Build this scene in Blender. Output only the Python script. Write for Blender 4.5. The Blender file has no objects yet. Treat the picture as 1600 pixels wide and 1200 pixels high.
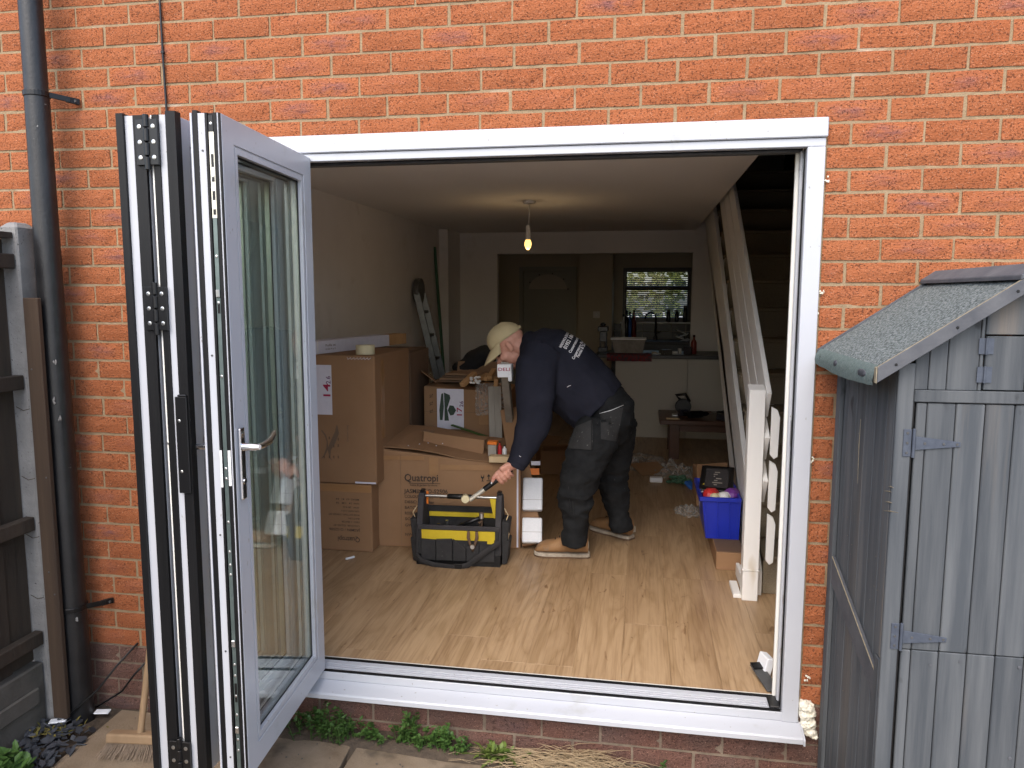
import bpy, bmesh, math, random
from mathutils import Matrix, Vector, noise
from mathutils.bvhtree import BVHTree
random.seed(7)
R = math.radians
sc = bpy.context.scene
COL = sc.collection
# ------------------------------------------------------------------ camera
CAM = Vector((-0.5855, -2.695, 1.7237)); FPX = 1178.0
YAW, PITCH, ROLL = -0.169021, -0.117821, 0.001163
def cam_axes():
    f = Vector((math.sin(YAW)*math.cos(PITCH), math.cos(YAW)*math.cos(PITCH), math.sin(PITCH)))
    r = Vector((math.cos(YAW), -math.sin(YAW), 0)); u = r.cross(f)
    c, s = math.cos(ROLL), math.sin(ROLL)
    return c*r+s*u, -s*r+c*u, f
AX = cam_axes()
cd = bpy.data.cameras.new('camera'); cam = bpy.data.objects.new('camera', cd); COL.objects.link(cam)
cd.sensor_width = 36; cd.lens = 36*FPX/1600; cd.clip_start = .02; cd.clip_end = 400
m = Matrix((AX[0], AX[1], -AX[2])).transposed().to_4x4(); m.translation = CAM
cam.matrix_world = m; sc.camera = cam
def at(u, v, ax, val):
    """point where the line of sight through photo pixel (u, v) meets the plane ax = val"""
    d = AX[0]*((u-800)/FPX) - AX[1]*((v-600)/FPX) + AX[2]
    i = 'xyz'.index(ax); return CAM + d*((val-CAM[i])/d[i])
# ------------------------------------------------------------------ sky, sun, exposure
SUN_EL, SUN_AZ = R(50), R(192)          # azimuth clockwise from +y
w = bpy.data.worlds.new('World'); sc.world = w; w.use_nodes = True
nt = w.node_tree; bg = nt.nodes['Background']; sky = nt.nodes.new('ShaderNodeTexSky')
sky.sky_type = 'NISHITA'; sky.sun_disc = False; sky.sun_elevation = SUN_EL; sky.sun_rotation = SUN_AZ
sky.dust_density = 3.0; sky.air_density = 1.0; sky.ozone_density = 1.0
nt.links.new(sky.outputs[0], bg.inputs[0]); bg.inputs[1].default_value = .15
sl = bpy.data.lights.new('sun', 'SUN'); sl.energy = .5; sl.angle = R(70); sl.color = (1, .965, .92)
sun = bpy.data.objects.new('sun', sl); COL.objects.link(sun)
sd = Vector((math.sin(SUN_AZ)*math.cos(SUN_EL), math.cos(SUN_AZ)*math.cos(SUN_EL), math.sin(SUN_EL)))
sun.rotation_euler = sd.to_track_quat('Z', 'Y').to_euler()
vs = sc.view_settings; vs.view_transform = 'Standard'; vs.look = 'None'; vs.gamma = 1; vs.exposure = 1.53
sc.render.engine = 'CYCLES'; cy = sc.cycles
cy.use_denoising = True; cy.max_bounces = 10; cy.diffuse_bounces = 7; cy.glossy_bounces = 4
cy.transparent_max_bounces = 24; cy.transmission_bounces = 6; cy.sample_clamp_indirect = 6; cy.caustics_reflective = False; cy.caustics_refractive = False
# ------------------------------------------------------------------ materials
MATS = {}
def mat(name, c1, c2=None, sc1=8, rough=.6, bump=0, bsc=60, metal=0, spec=.4, stretch=(1,1,1), rnd=0, det=4, c3=None, sc3=2, th3=.62, emit=None, contrast=.2, w3=.06, alpha=None, c4=None, sc4=9, th4=.68, w4=.03):
    """procedural Principled material: two-tone world-space noise, spots/stains (c3), fine relief, per-object tone (rnd)"""
    m = bpy.data.materials.new(name); m.use_nodes = True; N = m.node_tree.nodes; L = m.node_tree.links
    b = N['Principled BSDF']; b.inputs['Roughness'].default_value = rough; b.inputs['Metallic'].default_value = metal
    b.inputs['Specular IOR Level'].default_value = spec
    g = N.new('ShaderNodeNewGeometry'); mp = N.new('ShaderNodeMapping'); mp.inputs['Scale'].default_value = stretch
    L.new(g.outputs['Position'], mp.inputs['Vector']); vec = mp.outputs[0]
    oi = N.new('ShaderNodeObjectInfo')
    if rnd:
        ad = N.new('ShaderNodeVectorMath'); ad.operation = 'MULTIPLY_ADD'; L.new(oi.outputs['Random'], ad.inputs[0]); ad.inputs[1].default_value = (37, 53, 71); L.new(vec, ad.inputs[2]); vec = ad.outputs[0]
    def nz(s, d=det, dist=0):
        n = N.new('ShaderNodeTexNoise'); n.inputs['Scale'].default_value = s; n.inputs['Detail'].default_value = d; n.inputs['Roughness'].default_value = .6; n.inputs['Distortion'].default_value = dist; L.new(vec, n.inputs['Vector']); return n.outputs['Fac']
    def ramp(fac, lo, hi):
        r = N.new('ShaderNodeMapRange'); r.inputs[1].default_value = lo; r.inputs[2].default_value = hi; L.new(fac, r.inputs[0]); return r.outputs[0]
    def mix(f, a, bb):
        x = N.new('ShaderNodeMix'); x.data_type = 'RGBA'
        if isinstance(f, float): x.inputs[0].default_value = f
        else: L.new(f, x.inputs[0])
        for i, q in ((6, a), (7, bb)):
            if isinstance(q, tuple): x.inputs[i].default_value = (*q, 1)
            else: L.new(q, x.inputs[i])
        return x.outputs[2]
    col = c1
    if c2: col = mix(ramp(nz(sc1), .5-contrast, .5+contrast), c1, c2)
    if c3: col = mix(ramp(nz(sc3), th3, th3+w3), col, c3)
    if c4:
        n4 = N.new('ShaderNodeTexNoise'); n4.inputs['Scale'].default_value = sc4; n4.inputs['Detail'].default_value = 2; m4 = N.new('ShaderNodeMapping'); m4.inputs['Scale'].default_value = (1, 1, .55); L.new(g.outputs['Position'], m4.inputs[0]); L.new(m4.outputs[0], n4.inputs['Vector']); col = mix(ramp(n4.outputs['Fac'], th4, th4+w4), col, c4)
    if rnd:
        h = N.new('ShaderNodeHueSaturation'); mr = N.new('ShaderNodeMapRange'); L.new(oi.outputs['Random'], mr.inputs[0]); mr.inputs[3].default_value = 1-rnd; mr.inputs[4].default_value = 1+rnd
        L.new(mr.outputs[0], h.inputs['Value'])
        if isinstance(col, tuple): h.inputs['Color'].default_value = (*col, 1)
        else: L.new(col, h.inputs['Color'])
        col = h.outputs[0]
    if isinstance(col, tuple): b.inputs['Base Color'].default_value = (*col, 1)
    else: L.new(col, b.inputs['Base Color'])
    if bump:
        bp = N.new('ShaderNodeBump'); bp.inputs['Strength'].default_value = min(1, bump); bp.inputs['Distance'].default_value = .004*max(1, bump); L.new(nz(bsc, 3), bp.inputs['Height']); L.new(bp.outputs[0], b.inputs['Normal'])
    if emit: b.inputs['Emission Color'].default_value = (*emit[0], 1); b.inputs['Emission Strength'].default_value = emit[1]
    MATS[name] = m; return m
def glass(name, tint, refl=1.0, rough=.0):
    m = bpy.data.materials.new(name); m.use_nodes = True; N = m.node_tree.nodes; L = m.node_tree.links
    N.remove(N['Principled BSDF']); o = N['Material Output']
    t = N.new('ShaderNodeBsdfTransparent'); t.inputs[0].default_value = (*tint, 1)
    g = N.new('ShaderNodeBsdfGlossy'); g.inputs['Roughness'].default_value = rough; g.inputs[0].default_value = (refl, refl, refl, 1)
    f = N.new('ShaderNodeFresnel'); ge = N.new('ShaderNodeNewGeometry'); mr = N.new('ShaderNodeMapRange'); L.new(ge.outputs['Backfacing'], mr.inputs[0]); mr.inputs[3].default_value = 1.5; mr.inputs[4].default_value = 1/1.5; L.new(mr.outputs[0], f.inputs[0]); x = N.new('ShaderNodeMixShader')
    L.new(f.outputs[0], x.inputs[0]); L.new(t.outputs[0], x.inputs[1]); L.new(g.outputs[0], x.inputs[2]); L.new(x.outputs[0], o.inputs[0]); MATS[name] = m; return m
def brick_mat(name, base, alt, purple, pit):
    m = mat(name, base, alt, sc1=5, rough=.9, rnd=.09, spec=.15, contrast=.25)
    N = m.node_tree.nodes; L = m.node_tree.links; b = N['Principled BSDF']
    src = b.inputs['Base Color'].links[0].from_socket
    g = N.new('ShaderNodeNewGeometry'); oi = N.new('ShaderNodeObjectInfo')
    def noise_tex(scale, stretch, det, rnd=False):
        mp = N.new('ShaderNodeMapping'); mp.inputs['Scale'].default_value = stretch; L.new(g.outputs['Position'], mp.inputs[0])
        n = N.new('ShaderNodeTexNoise'); n.inputs['Scale'].default_value = scale; n.inputs['Detail'].default_value = det; L.new(mp.outputs[0], n.inputs['Vector']); return n.outputs['Fac']
    def rng(f, a, c):
        r = N.new('ShaderNodeMapRange'); r.inputs[1].default_value = a; r.inputs[2].default_value = c; L.new(f, r.inputs[0]); return r.outputs[0]
    def mx(f, a, c):
        x = N.new('ShaderNodeMix'); x.data_type = 'RGBA'; L.new(f, x.inputs[0]); L.new(a, x.inputs[6]); x.inputs[7].default_value = (*c, 1); return x.outputs[2]
    def mul(a, c):
        x = N.new('ShaderNodeMath'); x.operation = 'MULTIPLY'; L.new(a, x.inputs[0])
        if isinstance(c, float): x.inputs[1].default_value = c
        else: L.new(c, x.inputs[1])
        return x.outputs[0]
    tc = N.new('ShaderNodeTexCoord')
    sp = N.new('ShaderNodeVectorMath'); sp.operation = 'MULTIPLY'; L.new(tc.outputs['Object'], sp.inputs[0]); sp.inputs[1].default_value = (9, 0, 26)
    ln = N.new('ShaderNodeVectorMath'); ln.operation = 'LENGTH'; L.new(sp.outputs[0], ln.inputs[0])
    core = rng(ln.outputs['Value'], .95, .2)                       # purple kiss marks in the middle of some bricks
    some = rng(oi.outputs['Random'], .52, .95)
    patch = mul(mul(core, some), rng(noise_tex(40, (.5, 1, 1.6), 3), .33, .62))
    c = mx(mul(patch, .75), src, purple)
    pits = rng(noise_tex(165, (.9, 1, 1.15), 4), .575, .66)
    c = mx(mul(pits, .62), c, pit)
    c = mx(mul(rng(noise_tex(330, (1, 1, 1), 2), .62, .7), .35), c, (.75, .48, .33))
    L.new(c, b.inputs['Base Color'])
    bp = N.new('ShaderNodeBump'); bp.inputs['Strength'].default_value = .7; bp.inputs['Distance'].default_value = .006
    h = N.new('ShaderNodeMath'); h.operation = 'SUBTRACT'; L.new(noise_tex(150, (.7, 1, 1.3), 3), h.inputs[0]); L.new(pits, h.inputs[1]); L.new(h.outputs[0], bp.inputs['Height']); L.new(bp.outputs[0], b.inputs['Normal'])
    return m
brick_mat('brick', (.285, .090, .036), (.33, .112, .047), (.165, .075, .078), (.072, .026, .018))
brick_mat('brick_dpc', (.155, .072, .053), (.12, .078, .066), (.10, .065, .068), (.04, .025, .022))
mat('mortar_plinth', (.25, .195, .145), (.15, .12, .09), sc1=18, rough=.95, bump=.8, bsc=160, spec=.1)
mat('mortar', (.325, .24, .148), (.245, .177, .107), sc1=22, rough=.95, bump=.8, bsc=160, spec=.1, c3=(.40, .32, .235), sc3=3.5, th3=.62, w3=.1)
mat('white_frame', (.455, .47, .50), (.43, .445, .48), sc1=3, rough=.32, spec=.5, c3=(.37, .375, .37), sc3=7, th3=.62, w3=.16, c4=(.30, .29, .27), sc4=75, th4=.725, w4=.02)
mat('white_inner', (.72, .71, .66), rough=.4, spec=.45)
mat('gasket', (.0045, .0045, .005), (.009, .009, .0095), sc1=30, spec=.25, rough=.45, bump=.2, bsc=200, stretch=(1,1,.05))
mat('track_grey', (.10, .10, .10), (.07, .07, .07), sc1=20, rough=.45, metal=.3)
mat('steel', (.62, .62, .60), (.45, .45, .44), sc1=60, rough=.28, metal=.95)
mat('steel_cream', (.72, .69, .58), (.60, .58, .5), sc1=30, rough=.35, metal=.5)
mat('steel_green', (.16, .20, .19), (.10, .13, .125), sc1=12, rough=.4, metal=.6)
mat('chrome', (.75, .75, .76), rough=.1, metal=1)
mat('black_plastic', (.006, .006, .0065), rough=.35, spec=.4)
mat('sticker', (.8, .8, .78), (.55, .55, .55), sc1=400, rough=.6, contrast=.08)
glass('pane_glass', (.968, .990, .978))
glass('clear_glass', (.95, .96, .95))
mat('plaster', (.80, .765, .72), (.74, .705, .66), sc1=2.2, c3=(.70, .655, .60), sc3=3.5, th3=.60, w3=.12, rough=.85, bump=.12, bsc=35, spec=.2)
mat('ceiling_paint', (.88, .86, .83), (.86, .84, .81), sc1=1.5, rough=.9, bump=.1, bsc=30, spec=.15)
mat('kitchen_paint', (.52, .46, .35), (.49, .43, .325), sc1=1.2, rough=.85, spec=.2)
mat('stairwell_shade', (.10, .075, .06), (.085, .065, .052), sc1=2, rough=.85, bump=.1, bsc=40)  # dark colour stands in for the unlit gloom of the stairwell
mat('soil_pipe', (.009, .009, .010), (.017, .017, .018), sc1=14, rough=.38, spec=.5, bump=.25, bsc=90, c3=(.22, .22, .20), sc3=55, th3=.72, w3=.03)
mat('concrete_post', (.25, .245, .235), (.17, .165, .16), sc1=9, rough=.92, bump=.7, bsc=120, c3=(.07, .065, .06), sc3=95, th3=.66, w3=.03)
mat('fence_wood', (.052, .038, .027), (.028, .021, .016), sc1=14, rough=.85, stretch=(1, 1, .12), bump=.5, bsc=60, rnd=.15)
mat('post_wood', (.075, .048, .030), (.042, .027, .018), sc1=14, rough=.85, stretch=(1, 1, .06), bump=.5, bsc=80, rnd=.1)
mat('gravel_board', (.12, .11, .095), (.07, .064, .055), sc1=7, rough=.95, bump=.6, bsc=90)
mat('paving', (.17, .122, .076), (.25, .195, .135), sc1=5.5, rough=.92, bump=.8, bsc=120, c3=(.055, .045, .03), sc3=4, th3=.58, w3=.18, rnd=.08)
mat('soil', (.05, .038, .027), (.095, .07, .048), sc1=40, rough=1, bump=1, bsc=120)
mat('bounce_ground', (.44, .41, .37), (.36, .335, .30), sc1=9, rough=.95, bump=.5, bsc=60)  # colour made pale to bounce daylight up onto the room ceiling
mat('slate', (.055, .06, .07), (.03, .032, .038), sc1=30, rough=.6, bump=.4, bsc=80)
mat('shed_wood', (.048, .055, .062), (.092, .099, .104), sc1=16, rough=.75, stretch=(1.4, 1.4, .07), bump=.4, bsc=70, rnd=.12, contrast=.12, det=6, c3=(.135, .118, .10), sc3=5, th3=.58, w3=.14, c4=(.030, .032, .034), sc4=15, th4=.70, w4=.05)
mat('shed_trim', (.060, .064, .073), (.10, .103, .11), sc1=12, rough=.75, bump=.3, bsc=70, rnd=.06, c3=(.30, .265, .20), sc3=9, th3=.68, w3=.06)
mat('shed_bare', (.30, .25, .16), (.19, .165, .12), sc1=60, rough=.8)
mat('shed_felt', (.062, .076, .074), (.215, .24, .235), sc1=150, rough=1, bump=.9, bsc=260, det=2, contrast=.12, spec=.1)
mat('felt_torn', (.13, .165, .155), (.085, .12, .11), c3=(.018, .02, .02), sc3=18, th3=.66, w3=.05, sc1=90, rough=1, bump=.9, bsc=160)
mat('hinge_paint', (.050, .060, .082), (.075, .088, .112), sc1=60, rough=.5, metal=.2)
mat('broom_wood', (.30, .205, .12), (.22, .145, .082), sc1=12, rough=.7, stretch=(1, 1, .2), bump=.2, bsc=60)
mat('bristle', (.19, .14, .10), (.27, .21, .155), sc1=60, rough=.9)
mat('foam', (.76, .73, .62), (.66, .62, .50), sc1=40, rough=.8, bump=.6, bsc=60)
mat('white_plastic', (.8, .82, .84), rough=.4)
mat('leaf', (.035, .085, .016), (.07, .135, .028), sc1=25, rough=.55, rnd=.15)
mat('leaf_yellow', (.085, .14, .026), (.15, .20, .04), sc1=30, rough=.55)
mat('moss', (.10, .10, .022), (.17, .13, .035), sc1=60, rough=1)
mat('dry_grass', (.27, .19, .105), (.40, .31, .19), sc1=40, rough=.9)
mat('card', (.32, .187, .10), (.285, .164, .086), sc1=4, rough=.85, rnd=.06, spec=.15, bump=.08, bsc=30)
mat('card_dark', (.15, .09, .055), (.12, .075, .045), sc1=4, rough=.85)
mat('card_inner', (.28, .17, .095), (.23, .14, .08), sc1=6, rough=.9)
mat('tape', (.36, .195, .085), (.31, .165, .07), sc1=8, rough=.3, spec=.5)
mat('ink', (.055, .036, .026), rough=.7)
mat('ink_black', (.02, .017, .016), rough=.7)
mat('ink_faded', (.16, .105, .065), rough=.8)
mat('ink_red', (.36, .015, .06), rough=.7)
mat('ink_purple', (.13, .03, .12), rough=.7)
mat('paper', (.70, .68, .74), (.64, .62, .68), sc1=30, rough=.6)
mat('sofa_print', (.03, .055, .04), (.055, .08, .05), sc1=40, rough=.7)
mat('stair_paint', (.83, .825, .80), (.78, .77, .74), sc1=6, rough=.5, stretch=(1, 1, .2), c3=(.55, .47, .33), sc3=5, th3=.68, w3=.1)
mat('carpet', (.30, .25, .175), (.22, .18, .125), sc1=150, rough=1, bump=1, bsc=260, spec=.05)

mat('kitchen_unit', (.50, .46, .38), rough=.5); mat('worktop', (.025, .023, .022), (.04, .037, .035), sc1=60, rough=.4)
mat('front_door', (.36, .35, .29), (.33, .32, .265), sc1=3, rough=.5); mat('upvc_dark', (.10, .09, .075), rough=.4); mat('blind', (.10, .09, .075), rough=.5)
mat('hedge', (.07, .10, .022), (.19, .21, .05), sc1=2, rough=.6, rnd=.1)
mat('bulb', (1, .8, .4), rough=.4, emit=((1, .60, .16), .85)); mat('lamp_white', (.75, .72, .66), rough=.4)
mat('tile_dark', (.06, .06, .06), (.08, .08, .08), sc1=5, rough=.35)
mat('tub', (.26, .23, .19), (.16, .13, .10), sc1=14, rough=.35); mat('red_cloth', (.22, .03, .035), (.07, .05, .06), sc1=45, rough=.9, contrast=.06)
mat('bottle_dark', (.03, .028, .035), rough=.25, spec=.6); mat('bottle_red', (.20, .03, .02), rough=.3); mat('paper_white', (.75, .74, .72), rough=.6)
mat('alu', (.20, .20, .19), (.13, .13, .125), sc1=20, rough=.4, metal=.7); mat('green_paint', (.05, .13, .07), rough=.5)
mat('bucket', (.36, .31, .22), rough=.5); mat('timber', (.50, .29, .13), (.40, .22, .09), sc1=15, rough=.7, stretch=(1, 1, .3)); mat('timber_grey', (.36, .33, .28), (.26, .235, .20), sc1=12, rough=.8, stretch=(1, 1, .1))
mat('timber_pale', (.62, .47, .28), (.52, .38, .21), sc1=14, rough=.7); mat('polystyrene', (.80, .81, .82), (.74, .75, .76), sc1=120, rough=.8, bump=.3, bsc=160)
mat('black_fabric', (.012, .012, .013), (.02, .02, .021), sc1=20, rough=.9, bump=.3, bsc=90); mat('bag_fabric', (.022, .021, .021), (.036, .034, .033), sc1=25, rough=.85, bump=.6, bsc=350, c3=(.10, .095, .085), sc3=60, th3=.70, w3=.05)
mat('bag_grey', (.050, .045, .046), (.036, .033, .034), sc1=20, rough=.8, bump=.4, bsc=300, c3=(.14, .13, .12), sc3=70, th3=.71, w3=.04)
mat('yellow', (.62, .46, .02), (.54, .38, .02), sc1=20, rough=.6); mat('orange', (.75, .19, .02), rough=.4); mat('tape_cream', (.66, .58, .36), rough=.6)
mat('brown_table', (.10, .042, .022), (.065, .028, .015), sc1=8, rough=.35, stretch=(.2, 1, 1)); mat('blue_crate', (.012, .03, .42), (.010, .025, .34), sc1=5, rough=.35, spec=.5)
mat('purple', (.16, .04, .26), rough=.5); mat('red_plastic', (.55, .03, .03), rough=.4); mat('blue_plastic', (.03, .12, .42), rough=.5)
def film_mat():
    m = bpy.data.materials.new('film'); m.use_nodes = True; N = m.node_tree.nodes; L = m.node_tree.links; b = N['Principled BSDF']; b.inputs['Base Color'].default_value = (.75, .74, .70, 1); b.inputs['Roughness'].default_value = .18; b.inputs['Specular IOR Level'].default_value = .8
    t = N.new('ShaderNodeBsdfTransparent'); t.inputs[0].default_value = (.96, .955, .94, 1); x = N.new('ShaderNodeMixShader'); lw = N.new('ShaderNodeLayerWeight'); lw.inputs[0].default_value = .35; mr = N.new('ShaderNodeMapRange'); L.new(lw.outputs['Facing'], mr.inputs[0]); mr.inputs[3].default_value = .10; mr.inputs[4].default_value = .75
    L.new(mr.outputs[0], x.inputs[0]); L.new(t.outputs[0], x.inputs[1]); L.new(b.outputs[0], x.inputs[2]); L.new(x.outputs[0], N['Material Output'].inputs[0]); MATS['film'] = m
film_mat()
mat('cap_cloth', (.55, .46, .27), (.50, .41, .235), sc1=18, rough=.9, bump=.25, bsc=220); mat('skin', (.56, .27, .19), (.62, .33, .245), sc1=22, rough=.5, spec=.35, bump=.12, bsc=120, c3=(.50, .19, .14), sc3=14, th3=.60, w3=.15)
mat('hair', (.40, .36, .32), (.30, .27, .24), sc1=200, rough=.8); mat('navy', (.017, .018, .027), (.024, .025, .036), sc1=9, rough=.95, bump=.35, bsc=260, spec=.1, c3=(.10, .10, .11), sc3=90, th3=.745, w3=.03)
mat('trouser', (.010, .0108, .0118), (.019, .020, .021), sc1=16, rough=.9, bump=.4, bsc=220, spec=.15, c3=(.15, .15, .145), sc3=55, th3=.70, w3=.08); mat('trouser_pocket', (.030, .030, .030), (.020, .020, .020), sc1=22, rough=.9, bump=.3, bsc=200, c3=(.20, .20, .19), sc3=60, th3=.64, w3=.12)
mat('boot', (.33, .185, .083), (.25, .135, .058), sc1=18, rough=.7, bump=.3, bsc=150, c3=(.24, .17, .11), sc3=30, th3=.62, w3=.1); mat('sole', (.50, .44, .35), (.30, .25, .19), sc1=26, rough=.8); mat('text_white', (.78, .78, .80), rough=.8); mat('eye_dark', (.02, .012, .01), rough=.3)

def oak_mat():
    m = mat('oak', (.40, .27, .16), rough=.40, rnd=.025, spec=.4); N = m.node_tree.nodes; L = m.node_tree.links; b = N['Principled BSDF']; hs = b.inputs['Base Color'].links[0].from_node
    g = N.new('ShaderNodeNewGeometry'); oi = N.new('ShaderNodeObjectInfo'); off = N.new('ShaderNodeVectorMath'); off.operation = 'MULTIPLY_ADD'; L.new(oi.outputs['Random'], off.inputs[0]); off.inputs[1].default_value = (31, 57, 0); L.new(g.outputs['Position'], off.inputs[2])
    def nz(stretch, scale, det, dist):
        mp = N.new('ShaderNodeMapping'); mp.inputs['Scale'].default_value = stretch; L.new(off.outputs[0], mp.inputs[0]); n = N.new('ShaderNodeTexNoise'); n.inputs['Scale'].default_value = scale; n.inputs['Detail'].default_value = det; n.inputs['Distortion'].default_value = dist; n.inputs['Roughness'].default_value = .55; L.new(mp.outputs[0], n.inputs['Vector']); return n.outputs['Fac']
    def ramp(f, stops):
        r = N.new('ShaderNodeValToRGB'); e = r.color_ramp.elements
        while len(e) < len(stops): e.new(.5)
        for q, (p, c) in zip(e, stops): q.position = p; q.color = (*c, 1)
        L.new(f, r.inputs[0]); return r.outputs[0]
    big = nz((3.2, .42, 1), 2.6, 3, .9); mul = N.new('ShaderNodeMath'); mul.operation = 'MULTIPLY'; mul.inputs[1].default_value = 9.0; L.new(big, mul.inputs[0]); fr = N.new('ShaderNodeMath'); fr.operation = 'PINGPONG'; fr.inputs[1].default_value = 1.0; L.new(mul.outputs[0], fr.inputs[0])
    base = ramp(fr.outputs[0], [(.0, (.315, .208, .112)), (.3, (.36, .243, .138)), (.75, (.40, .275, .160)), (1, (.378, .257, .148))])
    fine = ramp(nz((38, 1.1, 1), 3.0, 5, .25), [(.30, (.70, .65, .60)), (.52, (1, 1, 1))])
    broad = ramp(nz((5, .5, 1), 1.6, 3, .6), [(.32, (.78, .73, .67)), (.60, (1.04, 1.03, 1.0))])
    knot = ramp(nz((6.5, 2.3, 1), 3.1, 3, .7), [(.0, (1, 1, 1)), (.655, (1, 1, 1)), (.74, (.50, .40, .32))])
    col = base
    for k in (fine, broad, knot):
        x = N.new('ShaderNodeMix'); x.data_type = 'RGBA'; x.blend_type = 'MULTIPLY'; x.inputs[0].default_value = .85; L.new(col, x.inputs[6]); L.new(k, x.inputs[7]); col = x.outputs[2]
    L.new(col, hs.inputs['Color'])
oak_mat()
# ------------------------------------------------------------------ mesh helpers
WL = {}
def link(o, parent=None, loc=(0,0,0)):
    COL.objects.link(o); o.location = loc
    if parent is not None: o.parent = parent
    return o
def tag(o, label=None, cat=None, group=None, kind=None):
    if label: o['label'] = label
    if cat: o['category'] = cat
    if group: o['group'] = group
    if kind: o['kind'] = kind
    return o
def thing(name, label, cat, loc=(0,0,0), group=None):
    o = bpy.data.objects.new(name, None); o.empty_display_size = .1; link(o, None, loc); WL[o.name] = Vector(loc)
    return tag(o, label, cat, group)
class MB:
    def __init__(s, M=None): s.v = []; s.f = []; s.M = M
    def add(s, vs, fs):
        n = len(s.v); s.v += [(s.M @ Vector(p)) if s.M else Vector(p) for p in vs]; s.f += [tuple(i+n for i in q) for q in fs]; return s
    def box(s, x0, x1, y0, y1, z0, z1):
        return s.add([(x0,y0,z0),(x1,y0,z0),(x1,y1,z0),(x0,y1,z0),(x0,y0,z1),(x1,y0,z1),(x1,y1,z1),(x0,y1,z1)], BOXF)
    def hexa(s, b, t):
        """8-corner block: four bottom points (counter-clockwise from above), four top points"""
        return s.add(list(b)+list(t), BOXF)
    def prism(s, poly, off):
        n = len(poly); off = Vector(off); a = [Vector(p) for p in poly]
        return s.add(a+[p+off for p in a], [tuple(range(n))[::-1], tuple(range(n, 2*n))]+[(i, (i+1) % n, n+(i+1) % n, n+i) for i in range(n)])
    def bar(s, p, q, wx, wy, up=(0,0,1)):
        """rectangular bar from p to q; wx across, wy along 'up'"""
        p, q = Vector(p), Vector(q); d = (q-p).normalized(); x = d.cross(Vector(up)).normalized(); y = x.cross(d)
        c = [(-1,-1),(1,-1),(1,1),(-1,1)]
        return s.add([p+x*(wx/2*a)+y*(wy/2*b) for a, b in c]+[q+x*(wx/2*a)+y*(wy/2*b) for a, b in c], [(0,1,2,3),(7,6,5,4),(0,4,5,1),(1,5,6,2),(2,6,7,3),(3,7,4,0)])
    def tube(s, pts, r, n=8, cap=True, ell=None, side=None):
        pts = [Vector(p) for p in pts]; k = len(pts); rr = r if isinstance(r, (list, tuple)) else [r]*k
        vs, fs = [], []; prev = None
        for i, p in enumerate(pts):
            t = (pts[min(i+1, k-1)]-pts[max(i-1, 0)]).normalized()
            if side is not None: x = Vector(side)-t*t.dot(Vector(side))
            elif prev is None: x = t.orthogonal()
            else: x = prev-t*t.dot(prev)
            x.normalize(); y = t.cross(x); prev = x
            a = rr[i]; ra, rb = a if isinstance(a, (list, tuple)) else (a, a)
            for j in range(n):
                g = 2*math.pi*j/n; vs.append(p+x*(ra*math.cos(g))+y*(rb*math.sin(g)))
        for i in range(k-1):
            for j in range(n): fs.append((i*n+j, i*n+(j+1) % n, (i+1)*n+(j+1) % n, (i+1)*n+j))
        if cap: fs += [tuple(range(n))[::-1], tuple(range((k-1)*n, k*n))]
        return s.add(vs, fs)
    def lathe(s, prof, c, n=16, axis='z'):
        c = Vector(c); ax = {'x': Vector((1,0,0)), 'y': Vector((0,1,0)), 'z': Vector((0,0,1))}[axis] if isinstance(axis, str) else Vector(axis).normalized()
        return s.tube([c+ax*(h+i*1e-6) for i, (r_, h) in enumerate(prof)], [max(r_, 1e-4) for r_, h in prof], n, True) if False else s._lathe(prof, c, n, ax)
    def _lathe(s, prof, c, n, ax):
        x = ax.orthogonal().normalized(); y = ax.cross(x); vs, fs = [], []; k = len(prof)
        for r_, h in prof:
            for j in range(n):
                g = 2*math.pi*j/n; vs.append(c+ax*h+x*(r_*math.cos(g))+y*(r_*math.sin(g)))
        for i in range(k-1):
            for j in range(n): fs.append((i*n+j, i*n+(j+1) % n, (i+1)*n+(j+1) % n, (i+1)*n+j))
        fs += [tuple(range(n))[::-1], tuple(range((k-1)*n, k*n))]
        return s.add(vs, fs)
    def ball(s, c, r, nu=12, nv=8, M=None):
        r = r if isinstance(r, (list, tuple)) else (r, r, r); c = Vector(c); vs, fs = [], []
        for i in range(nv+1):
            a = math.pi*i/nv
            for j in range(nu):
                g = 2*math.pi*j/nu; p = Vector((r[0]*math.sin(a)*math.cos(g), r[1]*math.sin(a)*math.sin(g), r[2]*math.cos(a)))
                vs.append(c+(M @ p if M else p))
        for i in range(nv):
            for j in range(nu): fs.append((i*nu+j, (i+1)*nu+j, (i+1)*nu+(j+1) % nu, i*nu+(j+1) % nu))
        return s.add(vs, fs)
    def mesh(s, name, bevel=0, seg=1, weld=True):
        me = bpy.data.meshes.new(name); me.from_pydata([tuple(p) for p in s.v], [], s.f)
        bm = bmesh.new(); bm.from_mesh(me)
        if weld: bmesh.ops.remove_doubles(bm, verts=bm.verts, dist=1e-6)
        bmesh.ops.recalc_face_normals(bm, faces=bm.faces)
        if bevel:
            es = [e for e in bm.edges if len(e.link_faces) == 2 and e.calc_face_angle(0) > .5]
            bmesh.ops.bevel(bm, geom=es, offset=bevel, segments=seg, affect='EDGES', clamp_overlap=True, profile=.5)
        bm.to_mesh(me); bm.free(); return me
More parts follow.
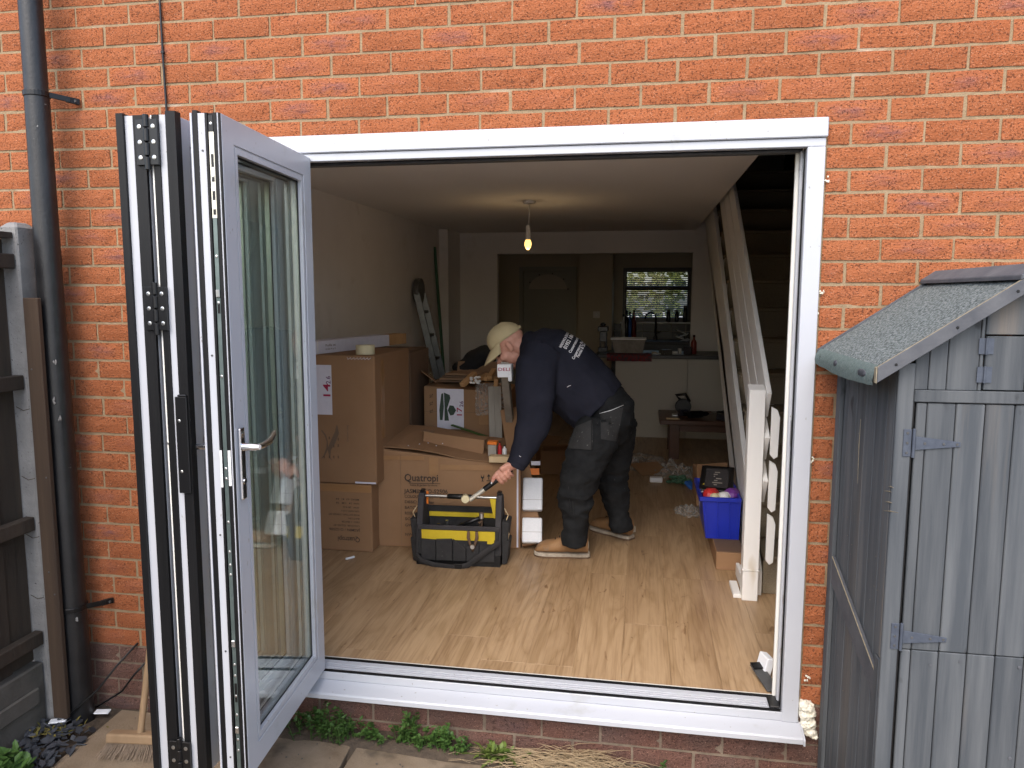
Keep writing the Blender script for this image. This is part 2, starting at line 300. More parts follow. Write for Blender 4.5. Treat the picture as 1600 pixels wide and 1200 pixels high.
    def build(s, name, material, parent=None, bevel=0, seg=1, smooth=False, origin=None, **kw):
        lo = Vector([min(p[i] for p in s.v) for i in range(3)]); hi = Vector([max(p[i] for p in s.v) for i in range(3)])
        o0 = Vector(origin) if origin is not None else Vector(((lo.x+hi.x)/2, (lo.y+hi.y)/2, lo.z))
        s.v = [p-o0 for p in s.v]; me = s.mesh(name, bevel, seg)
        me.materials.append(MATS[material] if isinstance(material, str) else material)
        if smooth:
            for q in me.polygons: q.use_smooth = True
            if smooth == 'auto':
                me.set_sharp_from_angle(angle=R(35))
        ob = bpy.data.objects.new(name, me); pl = WL[parent.name] if parent is not None else Vector((0,0,0))
        link(ob, parent, o0-pl); WL[ob.name] = o0
        return tag(ob, kw.get('label'), kw.get('cat'), kw.get('group'), kw.get('kind'))
BOXF = [(3,2,1,0),(4,5,6,7),(0,1,5,4),(1,2,6,5),(2,3,7,6),(3,0,4,7)]
def box(name, material, parent, x0, x1, y0, y1, z0, z1, bevel=0, **kw):
    return MB(kw.pop('M', None)).box(x0, x1, y0, y1, z0, z1).build(name, material, parent, bevel, **kw)
def frame_at(p, yaw=0, pitch=0, roll=0):
    return Matrix.Translation(p) @ Matrix.Rotation(yaw, 4, 'Z') @ Matrix.Rotation(pitch, 4, 'X') @ Matrix.Rotation(roll, 4, 'Y')
def axes(o, x, y, z=None):
    x = Vector(x).normalized(); y = Vector(y); y = (y-x*x.dot(y)).normalized(); z = x.cross(y)
    M = Matrix((x, y, z)).transposed().to_4x4(); M.translation = Vector(o); return M
def text(body, size, M, material, parent, name='lettering', align='LEFT', sx=1, snap=None, spacing=1, fit=None, bold=.012):
    cu = bpy.data.curves.new(name, 'FONT'); cu.body = body; cu.size = size; cu.align_x = align; cu.resolution_u = 2; cu.offset = bold*size; cu.space_character = spacing
    ob = bpy.data.objects.new(name, cu); COL.objects.link(ob)
    me = bpy.data.meshes.new_from_object(ob.evaluated_get(bpy.context.evaluated_depsgraph_get())); bpy.data.objects.remove(ob); bpy.data.curves.remove(cu)
    if fit: sx = fit/max(1e-6, max(p.co.x for p in me.vertices)-min(p.co.x for p in me.vertices))
    vs = [M @ Vector((p.co.x*sx, p.co.y, p.co.z)) for p in me.vertices]; fs = [tuple(p.vertices) for p in me.polygons]; bpy.data.meshes.remove(me)
    if snap: vs = [snap(p) for p in vs]
    b = MB(); b.v = vs; b.f = fs; return b.build(name, material, parent)
def jitter_poly(pts, a): return [(p[0]+random.uniform(-a, a), p[1]+random.uniform(-a, a)) for p in pts]
def solid(mb, name, material, vox, smooth=8, fold=None, parent=None, label=None, cat=None):
    """union of the shapes by voxel remesh, smoothed, then folds or lumps pushed along the normals"""
    me = bpy.data.meshes.new(name); me.from_pydata([tuple(p) for p in mb.v], [], mb.f)
    bm = bmesh.new(); bm.from_mesh(me); bmesh.ops.recalc_face_normals(bm, faces=bm.faces); bm.to_mesh(me); bm.free()
    ob = bpy.data.objects.new(name, me); COL.objects.link(ob)
    r_ = ob.modifiers.new('r', 'REMESH'); r_.mode = 'VOXEL'; r_.voxel_size = vox
    s_ = ob.modifiers.new('s', 'SMOOTH'); s_.iterations = smooth; s_.factor = .5
    me2 = bpy.data.meshes.new_from_object(ob.evaluated_get(bpy.context.evaluated_depsgraph_get())); bpy.data.objects.remove(ob)
    if fold:
        nrm = [v.normal.copy() for v in me2.vertices]
        for v, n_ in zip(me2.vertices, nrm): v.co += n_*fold(v.co)
    q = MB(); q.v = [v.co.copy() for v in me2.vertices]; q.f = [tuple(p.vertices) for p in me2.polygons]; bpy.data.meshes.remove(me2)
    bv = BVHTree.FromPolygons([tuple(p) for p in q.v], q.f)
    o_ = q.build(name, material, parent, smooth=True, label=label, cat=cat); return o_, bv
# ------------------------------------------------------------------ ground
XR, XL, ZT, ZB = 0.0, -2.15, 2.30, .197           # outside edges of the door frame
FZ, CZ = .235, 2.423                              # room floor and ceiling
g = MB().box(-60, 60, -60, 80, -.5, -.15).build("ground", 'bounce_ground', kind='structure')  # garden surface out of view, pale to reflect light indoors
# ------------------------------------------------------------------ brick house front
house = thing('brick_house', 'orange brick house wall around the white folding door', 'house', (-1, 0, 0))
def brick_mesh(wd, k):
    b = MB(); h, d = .065, .10; y1 = d
    def rj(a): return random.uniform(-a, a)
    nx = 4; vs = []; fs = []
    for iz in range(3):
        for ix in range(nx+1):
            e = ix in (0, nx) or iz in (0, 2)
            vs.append((-wd/2+wd*ix/nx+(rj(.0012)), (rj(.001)+(.0035 if e else 0)), -h/2+h*iz/2+rj(.0011)))
    n = len(vs)
    for iz in range(2):
        for ix in range(nx): a = iz*(nx+1)+ix; fs.append((a, a+1, a+nx+2, a+nx+1))
    ring = [i for i in range(nx+1)]+[nx+(nx+1)*k2 for k2 in (1, 2)]+[2*(nx+1)+i for i in range(nx-1, -1, -1)]+[(nx+1)]
    for i in ring: p = vs[i]; vs.append((p[0], y1, p[2]))
    m_ = len(ring)
    for i in range(m_): fs.append((ring[i], n+i, n+(i+1) % m_, ring[(i+1) % m_]))
    b.add(vs, fs); me = b.mesh('brick'); 
    return me
BM = [brick_mesh(.215, k) for k in range(6)]; HM = {}
for me in BM: me.materials.append(MATS['brick'])
BD = [me.copy() for me in BM[:3]]
for me in BD: me.materials[0] = MATS['brick_dpc']
cells = []
C0 = 30.5*.075                                      # course grid hangs from the frame head
for c in range(-31, 16):
    z = 2.29 + c*.075 + .0325
    if z < -.12: continue
    x = -4.28 + (.1125 if c % 2 else 0) + random.uniform(-.006, .006) - .022
    drift = random.uniform(-.012, .012)
    while x < 2.2:
        spans = [(x, x+.215)]
        if ZB-.03 < z < ZT+.012:                    # cut round the opening
            spans = []
            for a, b_ in ((-9, XL-.008), (XR+.008, 9)):
                lo, hi = max(x, a), min(x+.215, b_)
                if hi-lo > .03: spans.append((lo, hi))
        for lo, hi in spans: cells.append((lo+drift*0, hi, z+random.uniform(-.001, .001)))
        x += .225+random.uniform(-.0022, .0022)
def inview(lo, hi, z):
    p = Vector(((lo+hi)/2, 0, z))-CAM; dz = p.dot(AX[2]); u, v = 800+FPX*p.dot(AX[0])/dz, 600-FPX*p.dot(AX[1])/dz
    ok = -55 < u < 1655 and -20 < v < 1215
    if 190+(v-175)*.055 < u < 480+(v-175)*.03 and v > 195: ok = False        # behind the folded leaves
    if u > 1420 and v > 560: ok = False                                      # behind the shed
    if u > 1310 and v > 640: ok = False
    return (dz if ok else 99), (hi-lo)
order = sorted(cells, key=lambda q: (inview(*q)[0] > 90, -(inview(*q)[1] > .1), inview(*q)[0]))
seen = order[:300]; rest = order[300:]
for lo, hi, z in seen:
    wd = hi-lo; src = BD if z < .27 else BM
    me = random.choice(src)
    ob = bpy.data.objects.new('brick', me); link(ob, house, (((lo+hi)/2)+1, 0, z)); WL[ob.name] = Vector(((lo+hi)/2, 0, z))
    if abs(wd-.215) > .004: ob.scale.x = wd/.215
    ob.rotation_euler.y = random.uniform(-.004, .004); ob.location.y = random.uniform(-.002, .0015)
for nm, sel in (('brick', [q for q in rest if q[2] >= .27]), ('brick_dpc', [q for q in rest if q[2] < .27])):
    rb = MB()
    for lo, hi, z in sel:
        me = random.choice(BM); s_ = (hi-lo)/.215
        rb.add([(v.co.x*s_+(lo+hi)/2, v.co.y, v.co.z+z) for v in me.vertices], [tuple(p.vertices) for p in me.polygons])
    rb.build('remaining_bricks' if nm == 'brick' else 'remaining_plinth_bricks', nm, house, kind='stuff')
mb = MB(); Y0, Y1 = .0055, .1
mb.box(-4.3, XL-.002, Y0, Y1, .262, 3.4); mb.box(XR+.002, 2.2, Y0, Y1, .262, 3.4); mb.box(XL-.002, XR+.002, Y0, Y1, ZT+.003, 3.4)
mp_ = MB(); mp_.box(-4.3, XL-.002, Y0, Y1, -.3, .2615); mp_.box(XR+.002, 2.2, Y0, Y1, -.3, .2615); mp_.box(XL-.002, XR+.002, Y0, Y1, -.3, ZB-.035); mp_.build('plinth_mortar', 'mortar_plinth', house)
mb.build('mortar', 'mortar', house)
# inner leaf of the cavity wall, lintel and reveals
mb = MB(); mb.box(-4.3, XL-.03, Y1+.003, .30, -.3, 3.4); mb.box(XR+.02, 2.2, Y1+.003, .30, -.3, 3.4); mb.box(XL-.03, XR+.02, Y1+.003, .30, ZT-.06, 3.4); mb.box(XL-.03, XR+.02, Y1+.003, .30, -.3, FZ-.02)
mb.build('inner_wall', 'plaster', house)
box('cap', 'mortar', house, -4.3, 2.2, .0, 8.2, 3.403, 3.5)
# white scuffs, foam and paint specks beside the frame
for i, (u, v) in enumerate(((1292, 283), (1284, 458), (1270, 720), (1276, 490), (1262, 1060))):
    p = at(u, v, 'y', -.003); s_ = random.uniform(.006, .013); q = MB()
    for k in range(6): a = random.uniform(0, 6.28); d = random.uniform(0, s_); q.ball(p+Vector((d*math.cos(a), 0, d*1.6*math.sin(a))), (s_*random.uniform(.2, .5), .0022, s_*random.uniform(.3, .6)), 7, 5)
    q.build('filler_smear', 'foam', house, smooth=True)

# ------------------------------------------------------------------ folding door: frame
door = thing('folding_door', 'white three-leaf folding glass door stacked open in its frame', 'door', (-1.07, 0, ZB))
FD = .10                                           # frame depth
box('head_trim', 'white_frame', door, XL-.004, XR+.004, -.022, .0, 2.238, ZT, .003)
box('head', 'white_frame', door, XL, XR, -.012, .02, 2.209, 2.2365, .002)
mb = MB(); mb.box(XL+.055, XR-.058, .0215, .05, 2.216, 2.29); mb.box(XL+.055, XR-.058, .066, FD, 2.205, 2.29); mb.build('head_channel', 'track_grey', door)
box('head_gasket', 'gasket', door, XL+.055, XR-.058, .051, .065, 2.212, 2.285); box('head_gasket', 'gasket', door, XL+.055, XR-.058, .0202, .0213, 2.210, 2.222)
box('jamb', 'white_frame', door, XR-.057, XR, -.0125, .018, ZB, 2.2085, .002)
box('jamb', 'white_frame', door, XL, XL+.057, -.0125, .018, ZB, 2.2085, .002)
for sx, s_ in ((XR, -1), (XL, 1)):
    def jb(name, m_, d0, d1, y0, y1, z0=.24, z1=2.208, bv=0):
        a, b_ = sx+s_*d0, sx+s_*d1; return box(name, m_, door, min(a, b_), max(a, b_), y0, y1, z0, z1, bv)
    jb('jamb_gasket', 'gasket', .02, .0615, .0185, .025); jb('jamb_channel', 'track_grey', .02, .050, .0255, .043); jb('jamb_channel', 'steel', .02, .058, .0435, .0475)
    jb('jamb_bead', 'white_frame', .02, .066, .048, .074, bv=.003); jb('jamb_gasket', 'gasket', .02, .058, .0745, .081); jb('jamb_inner', 'white_inner', .02, .075, .0815, FD, bv=.003)
for z, h_ in ((2.13, .05), (1.2, .09), (.62, .03), (.42, .03)): box('keep', 'steel', door, XR-.062, XR-.05, .027, .042, z, z+h_, .002)
for k in range(9):
    q = MB(); z = .45+.19*k; q.lathe([(.004, 0), (.003, .003)], (XR-.0505, .034, z), 8, (-1, 0, 0)); q.build('screw', 'steel', door)
# threshold with its tracks
box('threshold', 'white_frame', door, XL+.003, XR-.003, -.008, .098, ZB, .2285, .002)
y = .0
for nm, m_, y0, y1, z1 in (('threshold_gasket', 'gasket', -.003, .0055, .2355), ('track_strip', 'white_frame', .006, .021, .2325), ('track_strip', 'white_frame', .0225, .033, .2345), ('track_groove', 'track_grey', .0335, .037, .2305), ('track_strip', 'white_frame', .0375, .048, .2345), ('track_strip', 'white_frame', .0495, .078, .2365), ('threshold_gasket', 'gasket', .0785, .0935, .2395), ('floor_edge_trim', 'white_inner', .094, .101, .2385)):
    box(nm, m_, door, XL+.058, XR-.059, y0, y1, .229, z1, .0008 if 'strip' in nm else 0)
box('corner_block', 'black_plastic', door, XR-.098, XR-.0595, .0025, .0775, .2367, .2445, .003)
# projecting sill
pf = [(-.009, .2), (-.008, .1965), (-.078, .178), (-.082, .172), (-.082, .158), (-.074, .156), (-.072, .164), (-.008, .176), (.05, .18), (.05, .1965)]
pf = [(-.0085, .1968), (-.076, .1795), (-.082, .174), (-.082, .158), (-.072, .156), (-.070, .165), (.0, .176), (.09, .176), (.09, .1968)]
MB().prism([(XL-.02, a, b_) for a, b_ in pf], (XR-XL+.026, 0, 0)).build('sill', 'white_frame', door)
MB().prism([(XR+.0065, a*1.02, b_-.002) for a, b_ in [(-.008, .2), (-.078, .182), (-.084, .175), (-.084, .156), (-.008, .158)]], (.006, 0, 0)).build('sill_end_cap', 'white_frame', door)

# leaves: near end (nx, ny), far end (fx, fy) of the right-hand face
LZ0, LZ1, TH = .2455, 2.2205, .062
def leaf(near, far, th, name='leaf', label=None):
    n0, f0 = Vector((*near, 0)), Vector((*far, 0)); L = (f0-n0).length; ax = (f0-n0)/L; lt = Vector((-ax.y, ax.x, 0))   # lt: towards the left face
    M = Matrix((ax, lt, Vector((0,0,1)))).transposed().to_4x4(); M.translation = n0
    sw = .078
    fr = MB(M)
    for s0, s1, z0, z1 in ((0, sw, LZ0, LZ1), (L-sw, L, LZ0, LZ1)): fr.box(s0, s1, .004, th-.004, z0, z1)
    for z0, z1 in ((LZ0, LZ0+.085), (LZ1-.078, LZ1)): fr.box(sw, L-sw, .004, th-.004, z0, z1)
    fo = fr.build(name, 'white_frame', door, label=label)
    # outer mitred skins, a little proud on both faces
    for t0, t1 in ((0, .0036), (th-.0036, th)):
        sk = MB(M); o_, i_ = (0, LZ0, L, LZ1), (sw-.006, LZ0+.079, L-sw+.006, LZ1-.072)
        oc = [(o_[0], o_[1]), (o_[2], o_[1]), (o_[2], o_[3]), (o_[0], o_[3])]; ic = [(i_[0], i_[1]), (i_[2], i_[1]), (i_[2], i_[3]), (i_[0], i_[3])]
        for k in range(4):
            a, b_, c_, d_ = oc[k], oc[(k+1) % 4], ic[(k+1) % 4], ic[k]
            sk.add([(p[0], t, p[1]) for t in (t0, t1) for p in (a, b_, c_, d_)], [(0,1,2,3),(7,6,5,4),(0,4,5,1),(1,5,6,2),(2,6,7,3),(3,7,4,0)])
        sk.build('face_profile', 'white_frame', fo, .0012)
    # glazing beads and gaskets
    for t0, t1 in ((.001, .016), (th-.016, th-.001)):
        bd = MB(M); g0 = sw+.0005; g1 = L-sw-.0005; h0 = LZ0+.0855; h1 = LZ1-.0785
        for s0, s1, z0, z1 in ((g0, g0+.016, h0, h1), (g1-.016, g1, h0, h1)): bd.box(s0, s1, t0, t1, z0, z1)
        for z0, z1 in ((h0, h0+.016), (h1-.016, h1)): bd.box(g0+.016, g1-.016, t0, t1, z0, z1)
        bd.build('glazing_bead', 'white_frame', fo)
    gk = MB(M); q0, q1, r0, r1 = sw+.0166, L-sw-.0166, LZ0+.102, LZ1-.095
    for t0, t1 in ((.0145, .0155), (th-.0155, th-.0145)):
        for s0, s1, z0, z1 in ((q0, q0+.006, r0, r1), (q1-.006, q1, r0, r1), (q0+.006, q1-.006, r0, r0+.006), (q0+.006, q1-.006, r1-.006, r1)): gk.box(s0, s1, t0, t1, z0, z1)
    gk.build('glazing_gasket', 'gasket', fo)
    for t in (.018, th-.022): MB(M).box(sw-.004, L-sw+.004, t, t+.004, LZ0+.08, LZ1-.074).build('pane', 'pane_glass', fo)
    MB(M).box(sw+.0005, sw+.012, .0225, th-.0225, LZ0+.09, LZ1-.08).build('spacer_bar', 'steel_cream', fo); MB(M).box(L-sw-.012, L-sw-.0005, .0225, th-.0225, LZ0+.09, LZ1-.08).build('spacer_bar', 'steel_cream', fo)
    return fo, M, L
def strip(fo, M, s0, s1, t0, t1, m_, name, z0=LZ0, z1=LZ1, bv=0): return MB(M).box(s0, s1, t0, t1, z0, z1).build(name, m_, fo, bv)
NY = -.712
LA, MA, la = leaf((-1.965, NY), (-2.008, -.012), .062)
LBf, MBf, lb = leaf((-1.880, NY), (-1.895, -.018), .062)
LC, MC, lc = leaf((-1.740, NY+.004), (-1.795, -.016), .066)
# near-end edges (t runs from the right-hand face to the left)
strip(LA, MA, -.012, -.0005, .0, .034, 'gasket', 'edge_gasket'); strip(LA, MA, -.005, -.0006, .0345, .0618, 'white_frame', 'edge_profile'); strip(LA, MA, -.014, .02, .0625, .083, 'gasket', 'overlap_gasket', LZ0-.004, LZ1+.006)
strip(LBf, MBf, -.010, -.0005, .043, .062, 'gasket', 'edge_gasket'); strip(LBf, MBf, -.005, -.0006, .020, .0425, 'white_frame', 'edge_profile'); strip(LBf, MBf, -.012, -.0005, -.010, .0195, 'gasket', 'edge_gasket', LZ0-.004, LZ1+.008); strip(LBf, MBf, -.0004, .016, -.010, -.0004, 'gasket', 'overlap_gasket', LZ0-.004, LZ1+.008)
strip(LBf, MBf, -.0045, .0, .0625, .070, 'white_inner', 'seal_strip', LZ0+.1, LZ1)
strip(LC, MC, -.0065, .018, .0665, .080, 'gasket', 'overlap_gasket', LZ0-.002, LZ1+.008); strip(LC, MC, -.009, .03, .0805, .086, 'white_frame', 'overlap_lip')
strip(LC, MC, -.004, -.0006, .044, .066, 'white_frame', 'edge_profile'); strip(LC, MC, -.0085, -.0006, .0365, .0435, 'gasket', 'edge_gasket'); strip(LC, MC, -.003, -.0006, .0195, .036, 'gasket', 'lock_channel')
strip(LC, MC, -.0085, -.0006, .0105, .019, 'gasket', 'edge_gasket'); strip(LC, MC, -.006, -.0006, .0065, .010, 'white_frame', 'edge_profile'); strip(LC, MC, -.007, -.0006, .001, .006, 'gasket', 'edge_gasket')
strip(LC, MC, -.0060, -.0031, .021, .0345, 'steel_cream', 'lock_strip', 1.936, 2.17); strip(LC, MC, -.0060, -.0031, .022, .0335, 'steel_green', 'lock_strip', LZ0+.03, 1.9355)
strip(LC, MC, -.007, -.0031, .0215, .034, 'black_plastic', 'lock_end', 2.171, 2.214)
def studs(fo, M, pts, r_=.003, m_='steel', name='screw', s=-.006):
    for t, z in pts:
        q = MB(M); q.lathe([(r_, -.0005), (r_, .0012), (r_*.6, .002)], (s, t, z), 8, (-1, 0, 0)); q.build(name, m_, fo)
studs(LC, MC, [(.028, z) for z in (2.192, 2.05, 1.83, 1.70, 1.49, 1.22, 1.19, 1.06, .97, .93, .9, .62, .585, .52, .46, .415, .38, .345)], .0042)
for z0, z1 in ((1.985, 2.01), (2.075, 2.11), (1.945, 1.96), (2.035, 2.05), (1.67, 1.70), (.50, .56)): strip(LC, MC, -.0066, -.0061, .0235, .031, 'black_plastic', 'lock_slot', z0, z1)
for z in (1.715, .675, .40): strip(LC, MC, -.011, -.0061, .022, .034, 'steel', 'lock_bolt', z, z+.022, .002)
strip(LC, MC, -.0092, -.0088, .0105, .019, 'sticker', 'label_sticker', 1.17, 1.275); strip(LC, MC, -.0092, -.0088, .0368, .0432, 'sticker', 'label_sticker', 1.165, 1.275)
studs(LC, MC, [(.055, z) for z in (2.12, 1.55, 1.02, .66, .32)], .0032, 'track_grey', 'edge_screw', -.004)
# hinges between first and second leaf
for zc in (2.145, 1.683, .30):
    q = MB(); x0 = -1.9535; 
    q.box(x0-.034, x0-.004, NY-.0205, NY-.013, zc-.062, zc+.062); q.box(x0+.004, x0+.034, NY-.0205, NY-.013, zc-.062, zc+.062)
    for k in range(4): q.lathe([(.0085, 0), (.0085, .034)], (x0, NY-.020, zc-.075+.0385*k), 10)
    hg = q.build('hinge', 'black_plastic', LBf, .001)
    for dx in (-.021, .021):
        for dz in (-.042, 0, .042):
            s_ = MB(); s_.lathe([(.0062, 0), (.0062, .001), (.003, .0016)], (x0+dx, NY-.0207, zc+dz), 10, (0, -1, 0)); s_.build('screw', 'steel', LBf)
# black pull plate, knob and lever handle
gx = -1.882
q = MB(MBf); q.box(-.020, -.0125, -.006, .030, 1.145, 1.43); q.box(-.0205, -.0125, -.006, .022, 1.4305, 1.436); q.build('pull_plate', 'black_plastic', LBf, .002)
studs(LBf, MBf, [(.018, 1.36), (.018, 1.21)], .0045, s=-.0202)
studs(LBf, MBf, [(.066, 1.29)], .005, s=-.005)
q = MB(MC); q.box(.016, .047, -.010, -.0003, 1.12, 1.335); q.build('handle_plate', 'chrome', LC, .004, 2)
q = MB(MC); q.lathe([(.012, 0), (.011, .04), (.009, .05)], (.031, -.010, 1.278), 12, (0, -1, 0))
q.tube([(.031, -.056, 1.278), (.06, -.060, 1.279), (.10, -.062, 1.284), (.135, -.060, 1.296), (.15, -.057, 1.305)], [(.009, .011), (.010, .0095), (.010, .009), (.009, .008), (.004, .005)], 10); q.build('lever', 'chrome', LC, smooth='auto')
q = MB(MC); q.lathe([(.009, 0), (.009, .003)], (.031, -.0105, 1.175), 12, (0, -1, 0)); q.build('key_cylinder', 'chrome', LC)
q = MB(MC); q.lathe([(.010, 0), (.009, .035)], (.012, .087, 1.28), 10, (0, 1, 0)); q.build('outer_handle', 'chrome', LC)
# ------------------------------------------------------------------ paving in front of the wall
def gz(x): return -.032*max(0, x+1.85)
pav = thing('paving', None, None); tag(pav, kind='structure')
def slab(x0, x1, y0, y1, tone=None):
    b = MB(); nx, ny = 5, 5; vs = []; top = []
    for j in range(ny+1):
        for i in range(nx+1):
            x = x0+(x1-x0)*i/nx; y = y0+(y1-y0)*j/ny; e = i in (0, nx) or j in (0, ny)
            vs.append((x+(random.uniform(-.006, .006) if e else 0), y+(random.uniform(-.006, .006) if e else 0), gz(x)+random.uniform(-.004, .003)-(.008 if e else 0)))
    fs = [(j*(nx+1)+i, j*(nx+1)+i+1, (j+1)*(nx+1)+i+1, (j+1)*(nx+1)+i) for j in range(ny) for i in range(nx)]
    ring = list(range(nx+1))+[(nx+1)*j+nx for j in range(1, ny+1)]+[(nx+1)*ny+i for i in range(nx-1, -1, -1)]+[(nx+1)*j for j in range(ny-1, 0, -1)]
    n = len(vs); vs += [(vs[i][0], vs[i][1], -.14) for i in ring]; k = len(ring)
    fs += [(ring[i], n+i, n+(i+1) % k, ring[(i+1) % k]) for i in range(k)]
    return b.add(vs, fs).build('paving_slab', 'paving', pav, smooth='auto')
xs = [-2.72, -2.30, -1.66, -1.02, -.42, .2, .85, 1.5]
slab(-2.70, -2.05, -.78, -.03); slab(-2.04, -1.655, -.78, -.10); slab(-1.64, -1.03, -.72, -.11); slab(-1.015, -.41, -.74, -.12); slab(-.40, .21, -.72, -.12); slab(.22, .86, -.74, -.05)
for j in range(1, 3):
    for i in range(len(xs)-1): slab(xs[i]+.006, xs[i+1]-.006, -.755-.63*j, -.765-.63*(j-1))
eb = MB()                                           # earth strip along the foot of the wall
n = 40
for i in range(n+1):
    x = -2.1+2.2*i/n
    for y, h in ((-.16, -.03), (-.09, .006), (-.03, .012), (.005, .015)): eb.v.append(Vector((x, y+random.uniform(-.012, .012), gz(x)+h-.012+random.uniform(-.006, .008))))
eb.f = [(i*4+j, (i+1)*4+j, (i+1)*4+j+1, i*4+j+1) for i in range(n) for j in range(3)]
eb.build('earth_strip', 'soil', kind='structure', smooth=True)
eb = MB(); n = 14
for i in range(n+1):
    for j in range(n+1): eb.v.append(Vector((-3.2+.62*i/n, -1.6+1.62*j/n, -.02+random.uniform(-.008, .008)-(.02 if i == n else 0))))
eb.f = [(i*(n+1)+j, (i+1)*(n+1)+j, (i+1)*(n+1)+j+1, i*(n+1)+j+1) for i in range(n) for j in range(n)]
eb.build('earth_bed', 'soil', kind='structure', smooth=True)
# ------------------------------------------------------------------ slate chippings
sb = MB()
for k in range(620):
    y = -random.uniform(.07, 1.3); x = random.uniform(-2.96, -2.66-.08*random.random())
    if y > -.2 and x > -2.8: continue
    a = random.uniform(0, 6.28); M = frame_at((x, y, random.uniform(-.012, .02)), a, random.gauss(0, .45), random.gauss(0, .45)); l, w_ = random.uniform(.012, .03), random.uniform(.008, .017); t = random.uniform(.002, .005)
    sb.M = M; pl = [(-l, -w_*.6), (l*.3, -w_), (l, w_*.2), (l*.2, w_), (-l*.8, w_*.5)]
    sb.prism([(p[0], p[1], 0) for p in jitter_poly(pl, .003)], (0, 0, t))
sb.build('slate_chippings', 'slate', kind='stuff', label='dark slate chippings heaped along the fence foot', cat='gravel')
# ------------------------------------------------------------------ soil pipe, cable
pipe = thing('soil_pipe', 'black soil pipe running down the brick wall by the fence', 'pipe', (-2.84, -.09, 0))
px, py = -2.835, -.105
MB().tube([(px, py, z) for z in (2.46, 3.3)], .0405, 24).build('upper_pipe', 'soil_pipe', pipe, smooth='auto')
MB().tube([(px, py, z) for z in (-.03, .7, 1.4, 2.455)], [.053, .050, .047, .0425], 24).build('lower_pipe', 'soil_pipe', pipe, smooth='auto')
for z, r_ in ((2.455, .0435), (.455, .054)):
    br = MB(); br.lathe([(r_, 0), (r_+.003, .002), (r_+.003, .020), (r_, .022)], (px, py, z), 24)
    br.bar((px+r_-.003, py+.01, z+.011), (px+r_+.04, py+.07, z+.006), .007, .02); br.bar((px+r_+.03, py+.06, z+.006), (px+r_+.052, -.004, z+.004), .012, .022)
    bo = br.build('bracket', 'black_plastic', pipe, .001)
    q = MB(); q.lathe([(.006, 0), (.005, .005)], (px+r_+.05, -.02, z+.004), 8, (0, -1, 0)); q.build('screw', 'track_grey', bo)
q = MB()
for (u0, v0) in ((92, 652), (83, 628), (85, 570), (118, 968)):
    p = at(u0, v0, 'y', py-.05)
    for k in range(4): q.ball(p+Vector((random.uniform(-.006, .006), .004, random.uniform(-.012, .012))), (.004, .003, random.uniform(.004, .010)), 6, 4)
q.build('paint_smear', 'concrete_post', pipe, smooth=True, kind='stuff')
cab = thing('aerial_cable', 'thin black cable running straight down the bricks above the folded leaves', 'cable', (at(252, 100, 'y', -.008).x, -.008, 2.2))
cx = at(254, 80, 'y', -.008)
MB().tube([(cx.x-.004, -.007, 3.2), (cx.x-.002, -.006, 2.75), (cx.x, -.007, 2.6), (cx.x+.003, -.006, 2.4), (cx.x+.002, -.008, 2.0), (cx.x, -.007, .4)], .0042, 8).build('cable_run', 'black_plastic', cab, smooth=True)
for z in (2.62, 2.2): MB().box(cx.x-.006, cx.x+.007, -.013, -.002, z, z+.009).build('clip', 'black_plastic', cab, .001)
for k, (t_, b_, l) in enumerate(((((214, 1006), None, None), (95, 1130), 'stiff black wire sloping from a hole in the brickwork to the slate chippings'), (((232, 1030), None, None), (172, 1082), 'shorter black wire curving from behind the leaves down to the pipe foot'))):
    a = at(*t_[0], 'y', -.004); b = at(*b_, 'z', .012) if k == 0 else at(150, 1105, 'z', .008)
    md = a.lerp(b, .5)+Vector((.012, -.02, -.012*(1+k)))
    q = MB(); q.tube([a+Vector((0, .03, 0)), a, a.lerp(md, .5)+Vector((0, -.01, .004)), md, md.lerp(b, .5)+Vector((-.004, .004, -.004)), b], .0042, 8)
    q.build('loose_wire', 'black_plastic', smooth=True, label=l, cat='wire')
# ------------------------------------------------------------------ fence at the left
cp = thing('concrete_post', 'grey pitted concrete fence post with cracks beside the soil pipe', 'post', (-2.99, -.12, 0))
PX0, PX1, PY0, PY1 = at(8, 500, 'y', -.165).x, at(36, 500, 'y', -.165).x, -.165, -.065
b = MB(); b.box(PX0, PX1, PY0, PY1, -.1, 1.975); b.hexa([(PX0, PY0, 1.975), (PX1, PY0, 1.975), (PX1, PY1, 1.975), (PX0, PY1, 1.975)], [(PX0+.02, PY0+.02, 1.995), (PX1-.02, PY0+.02, 1.995), (PX1-.02, PY1-.02, 1.995), (PX0+.02, PY1-.02, 1.995)])
b.build('post', 'concrete_post', cp, .006)
for z in (1.28, 1.005, .77, .52):
    q = MB(); q.tube([(PX0+.02, PY0-.0005, z+.01), (PX0+.05, PY0-.0008, z-.004), (PX1-.004, PY0-.0005, z+.002), (PX1+.0006, PY0+.05, z+.012)], .0016, 5); q.build('crack', 'soil', cp)
wp = thing('timber_batten', 'weathered brown timber batten standing between concrete post and soil pipe', 'batten', (-2.915, -.06, 0))
bxa, bxb = at(37, 500, 'y', -.19).x, at(60, 500, 'y', -.19).x
box('batten', 'post_wood', wp, bxa, bxb, -.19, -.168, .03, 1.71, .003)
for z in (1.44, 1.02, .64, .55):
    q = MB(); q.lathe([(.004, 0), (.003, .002)], ((bxa+bxb)/2+random.uniform(-.02, .02), -.1902, z), 7, (0, -1, 0)); q.build('nail', 'track_grey', wp)
fn = thing('timber_fence', 'dark stained close-boarded fence panels running along the garden', 'fence', (-3.01, -1.2, 0))
fdx = .045
